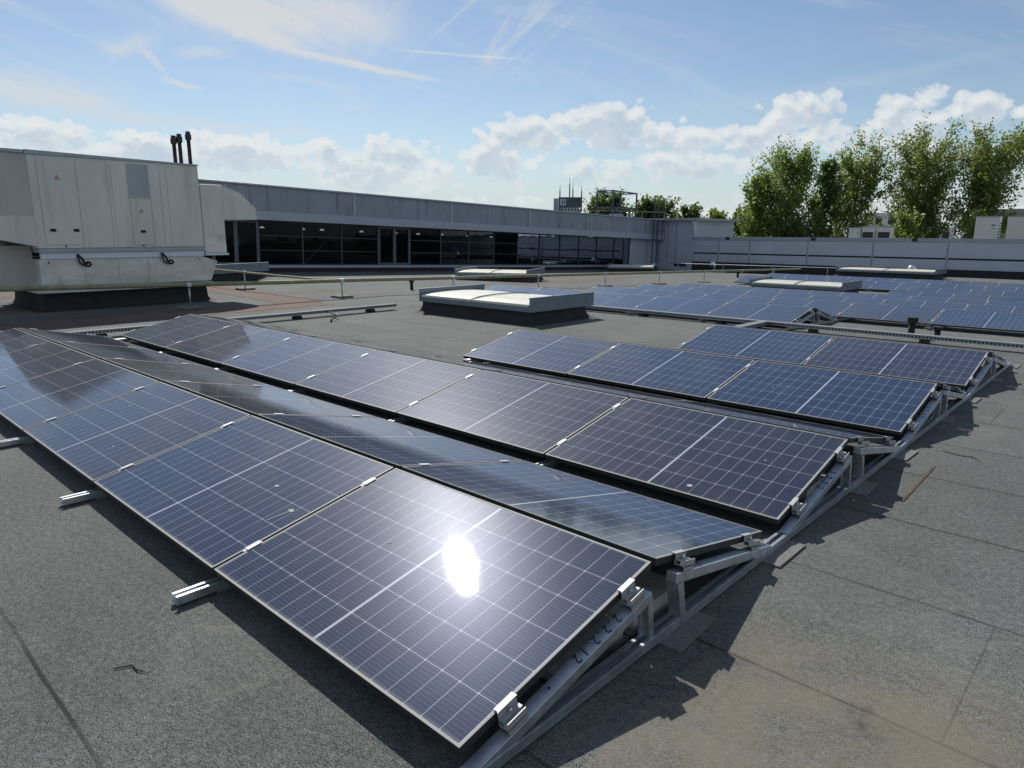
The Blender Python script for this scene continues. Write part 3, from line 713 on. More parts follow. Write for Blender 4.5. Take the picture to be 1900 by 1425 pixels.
# ------------------------------------------------------------------ air handling unit (front face at x = 16.4)
XA = 16.4
ahu = thing('air_handling_unit', 'big weathered cream sheet-metal air handling unit on a black base at the left', 'air handling unit', T((XA, -4.66, 0)))
def A(mb, name, mat, parent=ahu, bevel=0, smooth=False):
    mb.v = [(p[0]-XA, p[1]+4.66, p[2]) for p in mb.v]; return mb.build(name, mat, parent, bevel, smooth)
YL, YR = -2.90, -6.47
A(MB().box(XA, XA+3.2, YR, YL, 1.36, 3.31), 'housing', 'ahu', bevel=.01)
A(MB().prism([(YR-.02, 3.312), (YL+.03, 3.312), (YL+.03, 3.40), (YR-.02, 3.335)], XA-.03, XA+3.25), 'roof_cap', 'ahu_grey')
A(MB().box(XA-.012, XA+3.2, YR, YL, 1.27, 1.356), 'bottom_trim', 'ahu_grey')
A(MB().box(XA+.02, XA+.12, YR+.01, YL-.03, 1.135, 1.262).box(XA-.01, XA+.02, YR+.01, YL-.03, 1.135, 1.145), 'beam', 'beam')
A(MB().box(XA+.04, XA+2.6, YR+.05, YL+.02, 0.52, 1.13), 'lower_housing', 'ahu_low')
for yy in (-3.75, -4.45, -5.1): A(MB().box(XA+.034, XA+.0395, yy-.006, yy+.006, .53, 1.12), 'seam', 'ahu_side')
A(MB().box(XA-.05, XA+2.8, YR-.12, YL+.12, 0.40, 0.50), 'flange', 'ahu_low')
mb = MB(); rings = []
for o_, z_ in ((.30, 0), (.17, .04), (.12, .12), (.10, .40)):
    rings += [(XA+.1-o_+.1, YL-.1+o_, z_), (XA+2.5+o_, YL-.1+o_, z_), (XA+2.5+o_, YR+.1-o_, z_), (XA+.1-o_+.1, YR+.1-o_, z_)]
mb.add(rings, [(i*4+k, i*4+(k+1) % 4, (i+1)*4+(k+1) % 4, (i+1)*4+k) for i in range(3) for k in range(4)])
A(mb, 'base', 'upstand')
# panels standing 4 mm proud, dark joints between them
ysj = [-2.93, -3.70, -3.735, -4.42, -4.45, -4.82, -5.29, -5.32, -5.55, -5.58, -5.74, -5.77, -6.45]
def face(y0, y1, z0, z1, name, mat, d=0.012, parent=ahu): return A(MB().box(XA-d, XA-.001, min(y0, y1), max(y0, y1), z0, z1), name, mat, parent, bevel=.003)
face(-2.905, -3.045, 1.37, 3.30, 'side_panel', 'ahu')
d1 = face(-3.06, -3.775, 1.44, 3.25, 'door', 'ahu', 0.022)
face(-3.06, -3.775, 1.365, 1.43, 'side_panel', 'ahu')
for (a, b_) in ((-3.79, -4.40), (-4.415, -4.475), (-4.49, -4.81), (-5.30, -5.53), (-5.545, -5.69), (-5.705, -6.45)):
    face(a, b_, 1.37, 3.26, 'side_panel', 'ahu')
face(-4.825, -5.285, 2.53, 3.25, 'side_panel', 'ahu_grey')
face(-4.80, -5.30, 2.495, 2.522, 'drip_edge', 'ahu_low', .04)
d2 = face(-4.835, -5.275, 1.42, 2.485, 'door', 'ahu', .022)
for dd, yy, zz in ((d1, -3.21, 1.75), (d1, -3.66, 1.75), (d2, -5.05, 1.73)):
    A(MB().box(XA-.034, XA-.022, yy-.055, yy+.055, zz-.03, zz+.03), 'handle', 'black', dd)
def warn(yy, zz, s, parent):
    sg = A(MB().prism([(yy-s, zz-s*.75), (yy+s, zz-s*.75), (yy, zz+s)], XA-.026, XA-.0225), 'warning_sign', 'ink', parent)
    A(MB().prism([(yy-s*.76, zz-s*.62), (yy+s*.76, zz-s*.62), (yy, zz+s*.74)], XA-.0285, XA-.0265), 'sign_face', 'yellow', sg)
    return sg
for (yy, zz, s, dd) in ((-3.41, 2.86, .052, d1), (-5.06, 2.20, .045, d2)):
    sg = warn(yy, zz, s, dd)
    # lightning bolt
    b_ = [(yy+.10*s, zz+.42*s), (yy-.20*s, zz-.10*s), (yy-.02*s, zz-.10*s), (yy-.10*s, zz-.50*s), (yy+.24*s, zz+.06*s), (yy+.04*s, zz+.06*s)]
    o = MB(); o.prism(b_, XA-.031, XA-.029); o.v = [(p[0]-XA, p[1]+4.66, p[2]) for p in o.v]
    o.build('bolt_symbol', 'ink', dd)
for yy in (-3.42, -5.03): A(MB().tube([(XA-.03, yy, 1.41), (XA-.01, yy, 1.41)], .018, 8), 'knob', 'black')
# left end: the duct continuing out of the picture
A(MB().prism([(YL+.001, 1.40), (YL+.001, 3.315), (YL+1.05, 3.315), (YL+1.05, 1.64)], XA+.02, XA+2.9), 'inlet_hood', 'ahu_side')
A(MB().prism([(YL+.001, 1.40), (YL+.001, 2.04), (YL+1.05, 2.04), (YL+1.05, 1.64)], XA+.005, XA+.018), 'hood_lower_panel', 'ahu')
A(MB().box(XA-.02, XA+2.95, YL+.031, YL+1.07, 3.317, 3.40), 'hood_cap', 'ahu_grey', bevel=.02)
A(MB().box(XA+.5, XA+2.4, YL+.021, YL+.62, .505, 1.42), 'lower_duct', 'ahu_side')
# right end: box and elbow hood
A(MB().box(XA+.0, XA+1.5, -7.04, YR-.012, 1.20, 2.88), 'outlet_box', 'ahu', bevel=.008)
A(MB().box(XA-.008, XA-.0005, -7.03, YR-.03, 1.66+.0, 2.86), 'outlet_panel', 'ahu')
A(MB().box(XA-.008, XA-.0005, -7.03, YR-.03, 1.22, 1.645), 'outlet_panel', 'ahu_low')
A(MB().box(XA-.03, XA+1.5, -7.08, YR-.0125, 1.145, 1.195), 'outlet_flange', 'beam')
A(MB().prism([(-7.045, 2.04), (-7.045, 2.86), (-7.51, 2.71), (-7.90, 2.345), (-7.94, 2.04)], XA+.01, XA+1.45), 'elbow_hood', 'ahu')
A(MB().prism([(YR+.045, .52), (YR+.045, 1.12), (-6.79, 1.0), (-6.60, .53)], XA+.05, XA+2.2), 'taper_piece', 'ahu_low')
for yy in (-3.63, -5.43):
    A(MB().tube([(XA+.01, yy, 1.22), (XA-.06, yy, 1.20), (XA-.08, yy-.06, 1.12), (XA-.08, yy-.09, 1.02), (XA-.07, yy-.13, .97), (XA-.07, yy-.19, .965), (XA-.07, yy-.22, 1.0), (XA-.07, yy-.20, 1.045), (XA-.07, yy-.15, 1.05), (XA-.06, yy-.12, 1.01)], .024, 8), 'cable_loop', 'black', smooth=True)
    A(MB().tube([(XA-.04, yy+.02, 1.2), (XA-.045, yy-.01, 1.05), (XA-.045, yy-.08, .97)], .016, 6), 'cable_loop', 'black', smooth=True)
for yy in (-3.06, -6.33):
    A(MB().box(XA+.02, XA+.0395, yy-.06, yy+.06, 1.03, 1.09), 'name_plate', 'ahu'); A(MB().box(XA+.012, XA+.0195, yy-.02, yy+.02, 1.045, 1.075), 'plate_slot', 'ink')
for j, (yy, z0, z1) in enumerate(((-7.05, 2.6, 4.27), (-7.21, 2.6, 4.33), (-7.47, 2.6, 4.42))):
    rt = thing('flue_pipe', ['dark brown flue pipe, leftmost of the three above the air handling unit', 'dark brown flue pipe, middle of the three above the air handling unit', 'dark brown flue pipe, tallest and rightmost of the three above the air handling unit'][j], 'flue pipe', T((19.75, yy-.27, 0)), 'flue pipes behind the air handling unit')
    zt = z1+.06
    MB().tube([(0, 0, 0), (0, 0, zt)], .052, 12).build('pipe', 'flue', rt, smooth=True)
    cp = MB().tube([(0, 0, zt-.19), (0, 0, zt-.15), (0, 0, zt-.03), (0, 0, zt)], [.055, .085, .085, .055], 12).build('cap', 'flue', rt, smooth=False)
    MB().tube([(0, 0, zt+.001), (0, 0, zt+.055)], .064, 12).build('crown', 'flue', rt)

# ------------------------------------------------------------------ glazed building along x = 30
BM = T((30, -15.06, 0.217)) @ RX(R(1.76))
bld = thing('office_wing', 'long low office wing with dark glazing below a streaked grey metal fascia', 'building', BM)
def lY(y_): return y_+15.06
YA, YB = lY(9.0), lY(-51.5)
ZW, ZF, ZT = 2.05, 2.46, 3.60
MB().box(-.05, .35, YB, YA, -1.1, -.16).build('upstand', 'upstand', bld)
MB().box(-.10, .35, YB, YA, -.155, -.02).build('sill', 'fascia_band', bld, bevel=.005)
fj = [lY(9.0), lY(0.2), lY(-6.5), lY(-13.2), lY(-19.93), lY(-26.6), lY(-33.4), lY(-40.1), lY(-46.8), lY(-52.4)]
for a, b_ in zip(fj[:-1], fj[1:]):
    MB().box(-.55, .3, b_+.012, a-.012, ZF, ZT-.05).build('fascia_panel', 'fascia', bld, bevel=.006)
    MB().box(-.575, -.551, b_-.04, b_+.10, ZF, ZT-.055).build('joint_cover', 'fascia_band', bld)
for a, b_ in zip([fj[0], lY(-10.5), lY(-24), lY(-38)], [lY(-10.5), lY(-24), lY(-38), lY(-52.4)]):
    MB().box(-.62, .3, b_+.006, a-.006, ZW, ZF-.004).build('fascia_band', 'fascia_band', bld, bevel=.005)
MB().box(-.66, 9.0, lY(-52.6), YA, ZT-.046, ZT+.03).build('roof', 'fascia_band', bld, bevel=.006)
MB().box(.35, 9.0, YB, YA, -.10, -.04).build('floor', 'interior', bld)
MB().box(8.6, 9.0, YB, YA, -.04, ZT-.05).build('rear_wall', 'interior', bld)
MB().box(.35, 8.6, YB, YA, ZF+.1, ZF+.2).build('ceiling', 'interior', bld)
def pane(y0, y1, z0, z1, par, x0=.055): MB().add([(x0, y0, z0), (x0, y1, z0), (x0, y1, z1), (x0, y0, z1)], [(0, 1, 2, 3)]).build('pane', 'glass', par)
mull = [9.0]+[8.4-2.2*k for k in range(0, 10)]
wins = [(-17.23, -19.47), (-19.47, -21.76), (-23.95, -26.23), (-26.23, -28.49), (-28.49, -30.7), (-30.7, -32.9), (-32.9, -35.12), (-35.12, -37.3),
        (-37.3, -39.49), (-39.49, -41.66), (-41.66, -43.87), (-43.87, -45.97), (-14.94, -17.23)]
wins += [(8.4-2.22*k, 8.4-2.22*(k+1)) for k in range(0, 9)]
def window(y0, y1, door=False):
    y0, y1 = lY(y0), lY(y1); w = .035
    mb = MB().box(0, .11, y1, y1+w, 0, ZW-.02).box(0, .11, y0-w, y0, 0, ZW-.02)
    if door:
        mb.box(-.01, .12, y1+w, y0-w, ZW-.12, ZW-.02).box(-.01, .12, y1+w, y0-w, 0, .10)
    else:
        for zz in (0.0, .66, 1.34, ZW-.06): mb.box(.005, .105, y1+w, y0-w, zz, zz+.035)
    wo = mb.build('door' if door else 'window', 'door_fr' if door else 'mull', bld)
    if door:
        ym = (y0+y1)/2
        MB().box(-.02, .10, ym-.09, ym+.09, .10, ZW-.12).box(-.02, .10, y1+w, y1+w+.09, .1, ZW-.12).box(-.02, .10, y0-w-.09, y0-w, .1, ZW-.12).build('leaf_frame', 'door_fr', wo)
        MB().tube([(-.06, ym-.12, .9), (-.06, ym-.12, 1.2)], .015, 6).build('handle', 'mull', wo)
    pane(y1+w, y0-w, .02, ZW-.03, wo)
for a, b_ in wins: window(a, b_)
window(-12.7, -14.94, True); window(-21.76, -23.95, True)
MB().box(-.02, .33, lY(-51.5), lY(-46.0), -.015, ZW-.003).build('blank_wall', 'wall', bld)
MB().box(-.03, -.021, lY(-48.45), lY(-48.4), -.015, ZW-.01).box(-.03, -.021, lY(-50.2), lY(-50.15), -.015, ZW-.01).build('wall_joint', 'mull', bld)
for y_, dr in ((-18, 1), (-29.5, -1), (-33, 1), (-42.5, -1)):
    MB().bar((1.2, lY(y_), 0), (1.2, lY(y_-dr*2.6), ZF), .10, .12, up=(1, 0, 0)).build('brace', 'brace', bld)
rr = random.Random(5)
for j, y_ in enumerate((-16.6, -19.0, -20.2, -22.9, -25.2, -27.1, -28.3, -30.9, -33.6, -38.6, -40.2, -42.4)):  # glowing shapes on cords, added as reflections of sunlit domes
    q_ = BM @ Vector((2.2+rr.random()*1.0, lY(y_), 1.75))
    rt = thing('pendant_lamp', f'small white lamp behind the dark glazing, {["leftmost","second from the left","third from the left","fourth from the left","fifth from the left","sixth from the left","sixth from the right","fifth from the right","fourth from the right","third from the right","second from the right","rightmost"][j]}', 'lamp', T(q_), 'lamps seen through the dark glazing')
    MB().tube([(0, 0, 0), (0, 0, .05), (0, 0, .10)], [.13, .11, .03], 10).build('shade', 'lamp', rt, smooth=True)
    MB().tube([(0, 0, .10), (0, 0, .62)], .008, 5).build('cord', 'black', rt)
# end element closing the wing in the corner
blk = thing('stair_block', 'grey metal-clad corner block with projecting thin roof at the end of the office wing', 'building', T((26.75, -50.08, 0)))
MB().box(0, 3.15, -7, 0, -1.6, 2.70).build('wall', 'wall', blk, bevel=.01)
MB().box(-.5, 6.5, -7.4, .55, 2.80, 2.90).box(-.45, 6.4, -7.3, .45, 2.701, 2.799).build('roof', 'fascia_band', blk, bevel=.008)
MB().prism([(.02, 1.3), (.42, 2.68), (-.2, 2.68), (-.6, 1.3)], -.16, -.02).build('fin', 'wall_post', blk)
MB().box(.5, 1.6, .002, .02, -.9, -.7).build('grille', 'ink', blk)
for xx in (1.5, 2.3, 3.0): MB().box(xx-.015, xx+.015, .002, .012, -.6, 2.6).build('wall_joint', 'mull', blk)
# cat ladder with safety cage, mast and roof frame near the corner
lad = thing('roof_ladder', 'grey metal cat ladder with safety cage rising past the fascia near the corner', 'ladder', T((29.25, -48.4, -1.0)) @ RX(R(1.7)))
for s_ in (-.32, .32): MB().bar((0, s_, .35), (0, s_, 5.3), .05, .07, up=(1, 0, 0)).build('stile', 'mull', lad)
for k in range(15): MB().tube([(0, -.3, .5+k*.32), (0, .3, .5+k*.32)], .016, 6).build('rung', 'mull', lad)
for zz in (2.1, 2.9, 3.7, 4.5, 5.2):
    MB().tube([(0, .32, zz), (-.35, .42, zz), (-.72, .25, zz), (-.82, 0, zz), (-.72, -.25, zz), (-.35, -.42, zz), (0, -.32, zz)], .02, 6).build('cage_hoop', 'mull', lad)
for (x_, y_) in ((-.35, .42), (-.82, 0), (-.35, -.42), (-.72, .25), (-.72, -.25)):
    MB().bar((x_, y_, 2.1), (x_, y_, 5.2), .03, .01, up=(1, 0, 0)).build('cage_bar', 'mull', lad)
ms = thing('drain_pipe', 'slender galvanised mast standing in front of the fascia beside the roof ladder', 'mast', T((29.0, -51.4, -1.3)))
MB().tube([(0, 0, 0), (0, 0, 4.9)], .045, 8).build('pipe', 'railpipe', ms, smooth=True); MB().box(-.08, .08, -.08, .08, 0, .1).build('foot', 'galv', ms)
rf = thing('roof_frame', 'open grey steel frame standing on the office wing roof before the trees', 'steel frame', BM @ T((1.6, lY(-49.0), ZT+.04)))
for (x_, y_) in ((0, 0), (0, 3.3), (1.6, 0), (1.6, 3.3)): MB().box(x_-.05, x_+.05, y_-.05, y_+.05, 0, 2.1).build('post', 'mull', rf)
for zz in (2.05, .8): MB().box(-.05, 1.65, -.05, 0.05, zz, zz+.09).box(-.05, 1.65, 3.25, 3.35, zz, zz+.09).box(-.05, .05, .05, 3.25, zz, zz+.09).box(1.55, 1.65, .05, 3.25, zz, zz+.09).build('beam', 'mull', rf)
MB().box(.4, 1.1, 1.2, 2.2, 0.0, .4).build('equipment_box', 'wall_cap', rf)
pr = thing('parapet_rail', 'thin pale handrail running along the office wing roof towards the ladder', 'handrail', BM @ T((0.3, 0, ZT+.03)))
MB().tube([(0, lY(-37.5), .05), (0, lY(-42), .35), (0, lY(-51.5), .72)], .03, 6).build('pipe', 'railpipe', pr)
for y_ in (-42, -45, -48, -51.4): MB().tube([(0, lY(y_), 0), (0, lY(y_), .35+(-42-y_)*.039)], .02, 6).build('post', 'railpipe', pr)
for j, y_ in enumerate((-45.6, -46.1)):
    o = thing('roof_vent', ['short silver roof vent, left of a pair beside the ladder top', 'short silver roof vent, right of a pair beside the ladder top'][j], 'roof vent', BM @ T((.1, lY(y_), ZT+.03)), 'roof vents')
    MB().tube([(0, 0, 0), (0, 0, .3)], .06, 10).build('pipe', 'silver', o, smooth=True); MB().tube([(0, 0, .3), (0, 0, .36), (0, 0, .42)], [.11, .10, .02], 10).build('cap', 'silver', o, smooth=True)

# ------------------------------------------------------------------ cladding wall on the right (front face at y = -50)
WY = -50.0
wl = thing('cladding_wall', 'long low wall of lilac-grey metal cladding panels closing the roof on the right', 'wall', T((0, WY, 0)))
jx = [26.67, 24.45, 21.95, 17.63, 13.31, 8.94, 4.6, 0.25, -4.1, -8.45, -12.8]
z_of = lambda x_: -0.52-(x_-13)*0.006
for a, b_ in zip(jx[:-1], jx[1:]):
    MB().box(b_+.06, a-.06, -.25, 0, .25, 1.21).build('cladding_panel', 'wall', wl, bevel=.006)
    MB().box(b_+.06, a-.06, -.25, 0, -.46, .14).build('cladding_panel', 'wall', wl, bevel=.006)
    MB().box(b_-.058, b_+.058, -.25, .03, -.46, 1.205).build('post', 'wall_post', wl, bevel=.006)
    MB().box(b_-.02, b_+.02, .0305, .034, -.44, 1.2).build('post_groove', 'mull', wl)
    MB().box(b_+.0, a-.0, -.30, .05, 1.22, 1.46).build('coping', 'wall_cap', wl, bevel=.006)
    MB().box(b_, a, -.255, -.12, .135, .255).build('slot', 'ink', wl)
MB().box(-12.8, 26.67, -.20, -.02, -1.6, -.465).build('base', 'upstand', wl)
MB().box(26.61, 26.73, -.25, .03, -.46, 1.205).build('post', 'wall_post', wl)
for j, xx in enumerate((23.74, 17.28, 10.86)):
    MB().box(xx-.16, xx+.16, .051, .06, 1.24, 1.47).build('overflow_notch', 'ink', wl)

# neighbouring roof behind the wall with units and vents
struct(MB().box(-14, 26.5, -75, -50.35, .35, .55).build('neighbour_roof', 'land'))
def unit(x_, y_, wx, wy, h, kind, label):
    rt = thing('outdoor_unit', label, 'outdoor unit', T((x_, y_, .55)), 'air conditioning units behind the wall')
    MB().box(-wx/2, wx/2, -wy/2, wy/2, .15, h).build('casing', 'white', rt, bevel=.03)
    MB().box(-wx/2-.03, wx/2+.03, -wy/2-.03, wy/2+.03, h+.001, h+.05).build('top', 'wall_cap', rt)
    for s_ in (-1, 1): MB().box(s_*wx*.4-.05, s_*wx*.4+.05, -wy/2, wy/2, 0, .149).build('foot', 'galv', rt)
    if kind == 'grille':
        MB().box(-wx*.42, wx*.42, wy/2+.002, wy/2+.012, .2, h*.78).build('grille', 'ink', rt)
        for k in range(5):
            zz = .24+k*(h*.78-.24)/5; MB().box(-wx*.42, wx*.42, wy/2+.013, wy/2+.02, zz, zz+.012).build('louvre', 'wall_cap', rt)
    else:
        MB().box(-wx*.40, wx*.36, wy/2+.002, wy/2+.012, .22, h*.95).build('door', 'white', rt, bevel=.004)
        MB().box(-wx*.36, -wx*.20, wy/2+.013, wy/2+.016, h*.74, h*.78).box(-wx*.36, -wx*.24, wy/2+.013, wy/2+.016, h*.66, h*.68).build('badge', 'tower', rt)
        for k in range(9):
            zz = .35+k*(h-.6)/9; MB().box(-wx/2-.02, -wx/2-.002, -wy*.4, wy*.4, zz, zz+.07).build('louvre', 'ink', rt)
    return rt
unit(8.05, -56.5, 1.35, 1.0, 2.32, 'door', 'tall off-white outdoor unit, left of the two big ones behind the wall')
unit(6.25, -56.5, 1.35, 1.0, 2.32, 'door', 'tall off-white outdoor unit, right of the two big ones behind the wall')
unit(16.5, -56.5, .85, .8, 1.62, 'plain', 'small pale box unit left of the two grilled units behind the wall')
unit(15.55, -56.5, .9, .8, 1.68, 'grille', 'outdoor unit with dark grille, left of a pair behind the wall under the trees')
unit(14.45, -56.5, .95, .8, 1.68, 'grille', 'outdoor unit with dark grille, right of a pair behind the wall under the trees')
def dome_vent(x_, y_, z_, r_, h, label):
    rt = thing('dome_vent', label, 'roof vent', T((x_, y_, z_)), 'roof vents')
    MB().tube([(0, 0, 0), (0, 0, h)], r_*.5, 10).build('pipe', 'silver', rt, smooth=True)
    MB().tube([(0, 0, h), (0, 0, h+r_*.5), (0, 0, h+r_*.9), (0, 0, h+r_*1.1)], [r_, r_*.9, r_*.5, r_*.1], 12).build('cap', 'white', rt, smooth=True)
for j, (xx, zz, r_) in enumerate(((27.2, .9, .26), (26.37, .9, .28), (12.0, 1.0, .30), (9.9, 1.05, .26), (8.85, .95, .26), (19.5, .8, .2), (17.9, .8, .16))):
    dome_vent(xx, -54, .55, r_, zz-.45, f'rounded pale vent cap peeping over the cladding wall, {["leftmost","second from the left","third from the right","second from the right","rightmost","third from the left","middle one"][j]}')
def gooseneck(x_, y_, h, s_, label):
    rt = thing('gooseneck_vent', label, 'roof vent', T((x_, y_, G(x_, y_))), 'silver gooseneck vents')
    MB().tube([(0, 0, 0), (0, 0, h-.1), (.02*s_, 0, h+.02), (.1*s_, 0, h+.12), (.2*s_, 0, h+.12), (.28*s_, 0, h+.03), (.29*s_, 0, h-.12)], [.11, .11, .13, .15, .16, .16, .17], 12).build('bend', 'silver', rt, smooth=True)
    MB().tube([(0, 0, 0), (0, 0, .08)], .2, 12).build('collar', 'silver', rt)
gooseneck(24.2, -49.0, .55, 1, 'silver gooseneck vent before the left end of the cladding wall')
gooseneck(9.7, -46.0, .42, 1, 'silver gooseneck vent behind the far low skylight at right')
def stub(x_, y_, h, r_, label):
    rt = thing('vent_stub', label, 'vent pipe', T((x_, y_, G(x_, y_))), 'black vent stubs')
    MB().tube([(0, 0, 0), (0, 0, h*.72)], r_, 10).build('pipe', 'black', rt, smooth=True)
    MB().tube([(0, 0, h*.72), (0, 0, h)], r_*1.6, 10).build('cap', 'black', rt, smooth=False)
stub(16.2, -12.9, .34, .05, 'small black vent stub on the roof left of the large skylight')
stub(17.5, -38.9, .42, .07, 'small black vent stub far off beside the guard rail')
stub(1.72, -12.35, .36, .055, 'black capped vent stub standing by the long cable tray')
stub(1.35, -12.5, .22, .05, 'shorter black vent stub right of the capped one by the long tray')

# ------------------------------------------------------------------ far buildings
tw = thing('office_tower', 'distant dark tower with four roof spires and a pale sign panel', 'tower', T((192.5, -243, -10)) @ RZ(R(39)))
MB().box(-5.2, 4.8, -5, 5, 0, 26.6).build('body', 'tower', tw)
MB().box(4.9, 7.0, -4, -1, 0, 26.4).build('side_slab', 'tower_sign', tw)
for (zz) in (20.6,): MB().box(-4.2, 3.8, 5.01, 5.1, zz, zz+1.6).build('window_band', 'tower_sign', tw)
for k in range(6): MB().box(-4.0+k*1.35, -3.2+k*1.35, 5.101, 5.14, 20.8, 22.0).build('pier', 'tower', tw)
MB().box(1.6, 4.2, 5.01, 5.1, 23.2, 25.8).build('logo_panel', 'tower_sign', tw); MB().box(2.1, 2.6, 5.101, 5.14, 23.8, 25.2).box(3.0, 3.5, 5.101, 5.14, 23.8, 25.2).build('logo_mark', 'tower', tw)
for (x_, y_, h) in ((4.3, 4.5, 5.3), (0.2, 4.6, 9.8), (-1.3, -4, 7.2), (-4.9, 4.5, 5.0)):
    MB().tube([(x_, y_, 22), (x_, y_, 26.6+h*.55), (x_, y_, 26.6+h*.56), (x_, y_, 26.6+h)], [.32, .26, .13, .06], 6).build('spire', 'tower', tw)
wb = thing('apartment_building', 'white apartment building with rows of dark windows behind the right-hand trees', 'building', T((44.6, -180, -10)) @ RZ(R(12)))
for j, (z0, z1, x0, x1) in enumerate(((0, 9.6, -9.5, 13), (9.6, 13.2, -10, 11), (13.2, 16.4, -7, 8))):
    MB().box(x0, x1, -6, 6-j*.8, z0, z1).build('storey', 'concrete_far', wb)
    for k in range(int((x1-x0)/2.6)):
        xx = x0+1.0+k*2.6
        MB().box(xx, xx+1.3, 6-j*.8+.01, 6-j*.8+.06, z1-2.6 if j else 6.6, z1-1.0 if j else 8.2).build('window', 'darkwin', wb)
    if j == 0:
        for k in range(8): MB().box(x0+1+k*2.6, x0+2.3+k*2.6, 6.01, 6.06, 9.65-.6-0, 9.5).build('window', 'darkwin', wb)
bb2 = thing('beige_building', 'beige building with an overhanging flat roof at the far right behind the outdoor units', 'building', T((15.9, -110, -10)) @ RZ(R(9)))
MB().box(-14, 1.2, -8, 0, 0, 14.1).build('wall', 'beige', bb2); MB().box(-15, 2.2, -9, 1.2, 14.4, 14.9).build('roof', 'wall_cap', bb2)
MB().box(-14, 1.2, .01, .1, 12.4, 13.2).build('window_band', 'darkwin', bb2); MB().box(-14.3, 1.5, -8.3, .3, 14.101, 14.399).build('eaves', 'concrete_far', bb2)

# ------------------------------------------------------------------ trees
def tree(name, label, base, ztop, spread, seed, leaf, nlimb=34, nleaf=15000, ls=0.26, ascend=0.55, crown0=0.32, shape='round', group=None, lean=(0, 0), trunk_r=0.22, fill=0.16):
    rng = np.random.default_rng(seed); H = ztop-base[2]
    rt = thing(name, label, 'tree', T(base), group)
    tm = MB(); ntr = 1
    trunk = [(lean[0]*t_**1.5, lean[1]*t_**1.5, H*0.93*t_) for t_ in np.linspace(0, 1, 9)]
    trunk = [(x_+rng.normal(0, .08), y_+rng.normal(0, .08), z_) for x_, y_, z_ in trunk]
    tm.tube(trunk, [trunk_r*(1-.9*i/8)+.015 for i in range(9)], 7)
    cl, dirs = [], []
    for k in range(nlimb):
        f = crown0*.62+(1-crown0*.62)*(k+rng.random()*.8)/nlimb*0.97
        i0 = min(7, int(f*8)); q0 = Vector(trunk[i0]).lerp(Vector(trunk[i0+1]), f*8-i0)
        if shape == 'round': env = math.sin(math.pi*min(1, max(0.03, (f-crown0*.6)/(1.04-crown0*.6)))**.75)**.6
        elif shape == 'plume': env = (0.35+0.65*math.sin(math.pi*min(1, max(0.02, (f-crown0*.6)/(1.06-crown0*.6)))**.9)**.5)
        L = spread*max(.22, env)*(0.7+0.5*rng.random())
        a = 2.399*k+rng.normal(0, .5); asc = ascend*(0.7+.6*rng.random())
        d = Vector((math.cos(a)*math.cos(asc), math.sin(a)*math.cos(asc), math.sin(asc)))
        p = q0.copy(); pts = [p.copy()]; n = 7
        for s_ in range(n):
            d = (d+Vector(rng.normal(0, .10, 3))+Vector((0, 0, .07))).normalized()
            p = p+d*(L/n); pts.append(p.copy())
        r0 = max(.02, trunk_r*.42*(1-f)+.02)
        tm.tube(pts, [r0*(1-.85*i/n)+.008 for i in range(n+1)], 5)
        for s_ in range(2, n+1):
            cl.append(pts[s_]); dirs.append(d.copy())
            for _ in range(2):
                dd = (d*0.6+Vector(rng.normal(0, .55, 3))+Vector((0, 0, .25))).normalized(); l2 = L*(.12+.22*rng.random())
                e = pts[s_]+dd*l2; tm.tube([pts[s_], pts[s_].lerp(e, .5)+Vector(rng.normal(0, .03, 3)), e], [.014, .010, .005], 4)
                cl.append(e); dirs.append(dd); cl.append(pts[s_].lerp(e, .6)); dirs.append(dd)
    tm.build('trunk', 'bark', rt, smooth=True)
    cl = np.array([tuple(c_) for c_ in cl]); dirs = np.array([tuple(d_) for d_ in dirs])
    keep = cl[:, 2] > H*crown0*.8
    cl, dirs = cl[keep], dirs[keep]
    wts = rng.random(len(cl))**1.6+.12; wts /= wts.sum()
    ii = rng.choice(len(cl), nleaf, p=wts)
    along = np.clip(rng.normal(0, 1, nleaf), -1.8, 1.6)[:, None]*dirs[ii]*spread*fill*.9
    ctr = cl[ii]+along+np.clip(rng.normal(0, 1, (nleaf, 3)), -1.7, 1.7)*spread*fill*.42
    nr = rng.normal(0, 1, (nleaf, 3)); nr[:, 2] += .4; nr /= np.linalg.norm(nr, axis=1)[:, None]
    tx = np.cross(nr, dirs[ii]+rng.normal(0, .5, (nleaf, 3))); tx /= np.linalg.norm(tx, axis=1)[:, None]; ty = np.cross(nr, tx)
    sz = ls*(.6+.7*rng.random(nleaf))[:, None]
    v = np.stack([ctr-tx*sz*.36, ctr+ty*sz*.62, ctr+tx*sz*.36, ctr-ty*sz*.62], 1).reshape(-1, 3)
    me = bpy.data.meshes.new('crown'); me.vertices.add(len(v)); me.vertices.foreach_set('co', v.ravel())
    me.loops.add(nleaf*4); me.loops.foreach_set('vertex_index', np.arange(nleaf*4)); me.polygons.add(nleaf)
    me.polygons.foreach_set('loop_start', np.arange(nleaf)*4); me.polygons.foreach_set('loop_total', np.full(nleaf, 4)); me.update(calc_edges=True)
    me.materials.append(MT[leaf]); o = bpy.data.objects.new('crown', me); C.objects.link(o); o.parent = rt
    return rt
GR = 'trees beyond the roof'
ZB = -10
tree('broadleaf_tree', 'tall fresh-green tree, left one of the big pair, with an airy crown', (32.4, -82.5, ZB), 11.5, 4.9, 1, 'leaf_a', 52, 17000, .26, .62, .45, group=GR)
tree('broadleaf_tree', 'fresh-green tree leaning against the left flank of the tallest left tree', (35.4, -81.0, ZB), 8.6, 3.6, 2, 'leaf_a', 34, 9500, .31, .5, .40, group=GR)
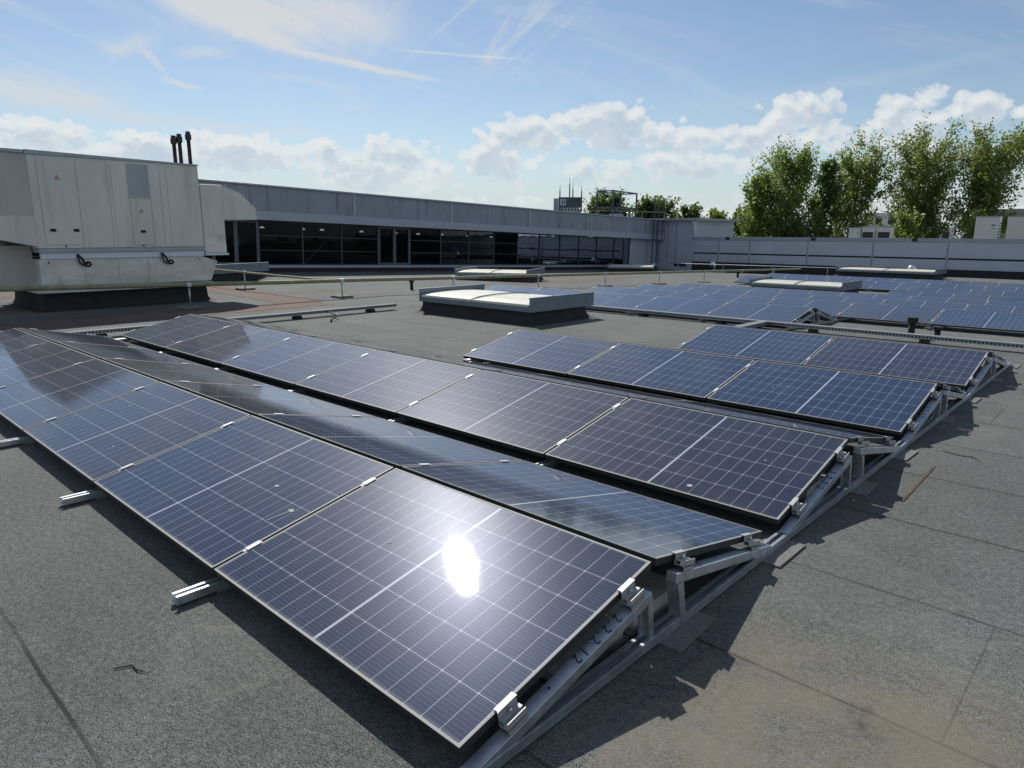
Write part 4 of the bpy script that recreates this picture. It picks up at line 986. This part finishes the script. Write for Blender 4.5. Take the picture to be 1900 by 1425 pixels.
tree('broadleaf_tree', 'dark upright crown joining the right side of the tall fresh-green tree', (29.3, -85.5, ZB), 11.0, 3.0, 3, 'leaf_c', 34, 7500, .30, .8, .45, group=GR)
tree('poplar_tree', 'wind-blown tree with feathery ascending boughs between the two big tree groups', (28.0, -90.0, ZB), 10.6, 5.0, 4, 'leaf_b', 54, 14000, .27, .8, .54, 'plume', GR, lean=(-.8, -.3), fill=.12)
tree('poplar_tree', 'broad olive-green tree with many feathery boughs, left one of the rightmost pair', (20.1, -91.0, ZB), 11.0, 5.4, 5, 'leaf_b', 64, 17000, .27, .8, .56, 'plume', GR, lean=(.4, 0), fill=.13)
tree('poplar_tree', 'rightmost tree, the tallest, its feathery boughs blown to the right', (14.9, -88.5, ZB), 11.1, 5.2, 6, 'leaf_b', 58, 15000, .27, .8, .56, 'plume', GR, lean=(-1.6, -1.0), fill=.13)
tree('small_tree', 'small bushy tree just behind the wall in front of the white apartment building', (16.8, -72.0, ZB+3), 3.9, 2.3, 7, 'leaf_b', 26, 5000, .26, .7, .35, group=GR)
tree('small_tree', 'low green tree at the foot of the tall fresh-green trees behind the wall', (30.5, -80.0, ZB), 3.4, 3.6, 17, 'leaf_c', 30, 8000, .34, .4, .4, group=GR)
tree('broadleaf_tree', 'round dark tree behind the ladder, left half of the central clump', (65.0, -92.6, ZB), 7.9, 4.7, 8, 'leaf_c', 40, 13000, .42, .5, .45, group=GR)
tree('broadleaf_tree', 'round dark tree behind the roof frame, right half of the central clump', (59.5, -97.5, ZB), 7.2, 4.3, 9, 'leaf_c', 40, 13000, .42, .5, .45, group=GR)
tree('broadleaf_tree', 'dark tree just behind the corner block', (50.0, -91.5, ZB), 5.9, 3.0, 10, 'leaf_c', 34, 9000, .4, .6, .4, group=GR)
tree('broadleaf_tree', 'slim mid-green tree second from the corner block', (46.6, -92.5, ZB), 5.2, 2.6, 11, 'leaf_a', 30, 7000, .4, .75, .4, group=GR)
tree('broadleaf_tree', 'dark rounded tree left of the tall fresh-green tree', (43.0, -94.5, ZB), 5.4, 3.4, 12, 'leaf_c', 36, 10000, .4, .6, .4, group=GR)
tree('broadleaf_tree', 'shaded tree tucked between the corner block trees and the tall fresh-green tree', (39.5, -92.5, ZB), 4.9, 3.0, 13, 'leaf_c', 30, 8000, .4, .6, .4, group=GR)
tree('small_tree', 'yellow-green tree in front of the distant tower', (73.0, -95.5, ZB), 5.7, 2.0, 14, 'leaf_y', 24, 4500, .36, .7, .5, group=GR)
tree('small_tree', 'sparse pale-green tree right of the distant tower', (71.0, -97.5, ZB), 7.2, 2.4, 15, 'leaf_y', 26, 2600, .36, .6, .5, group=GR)
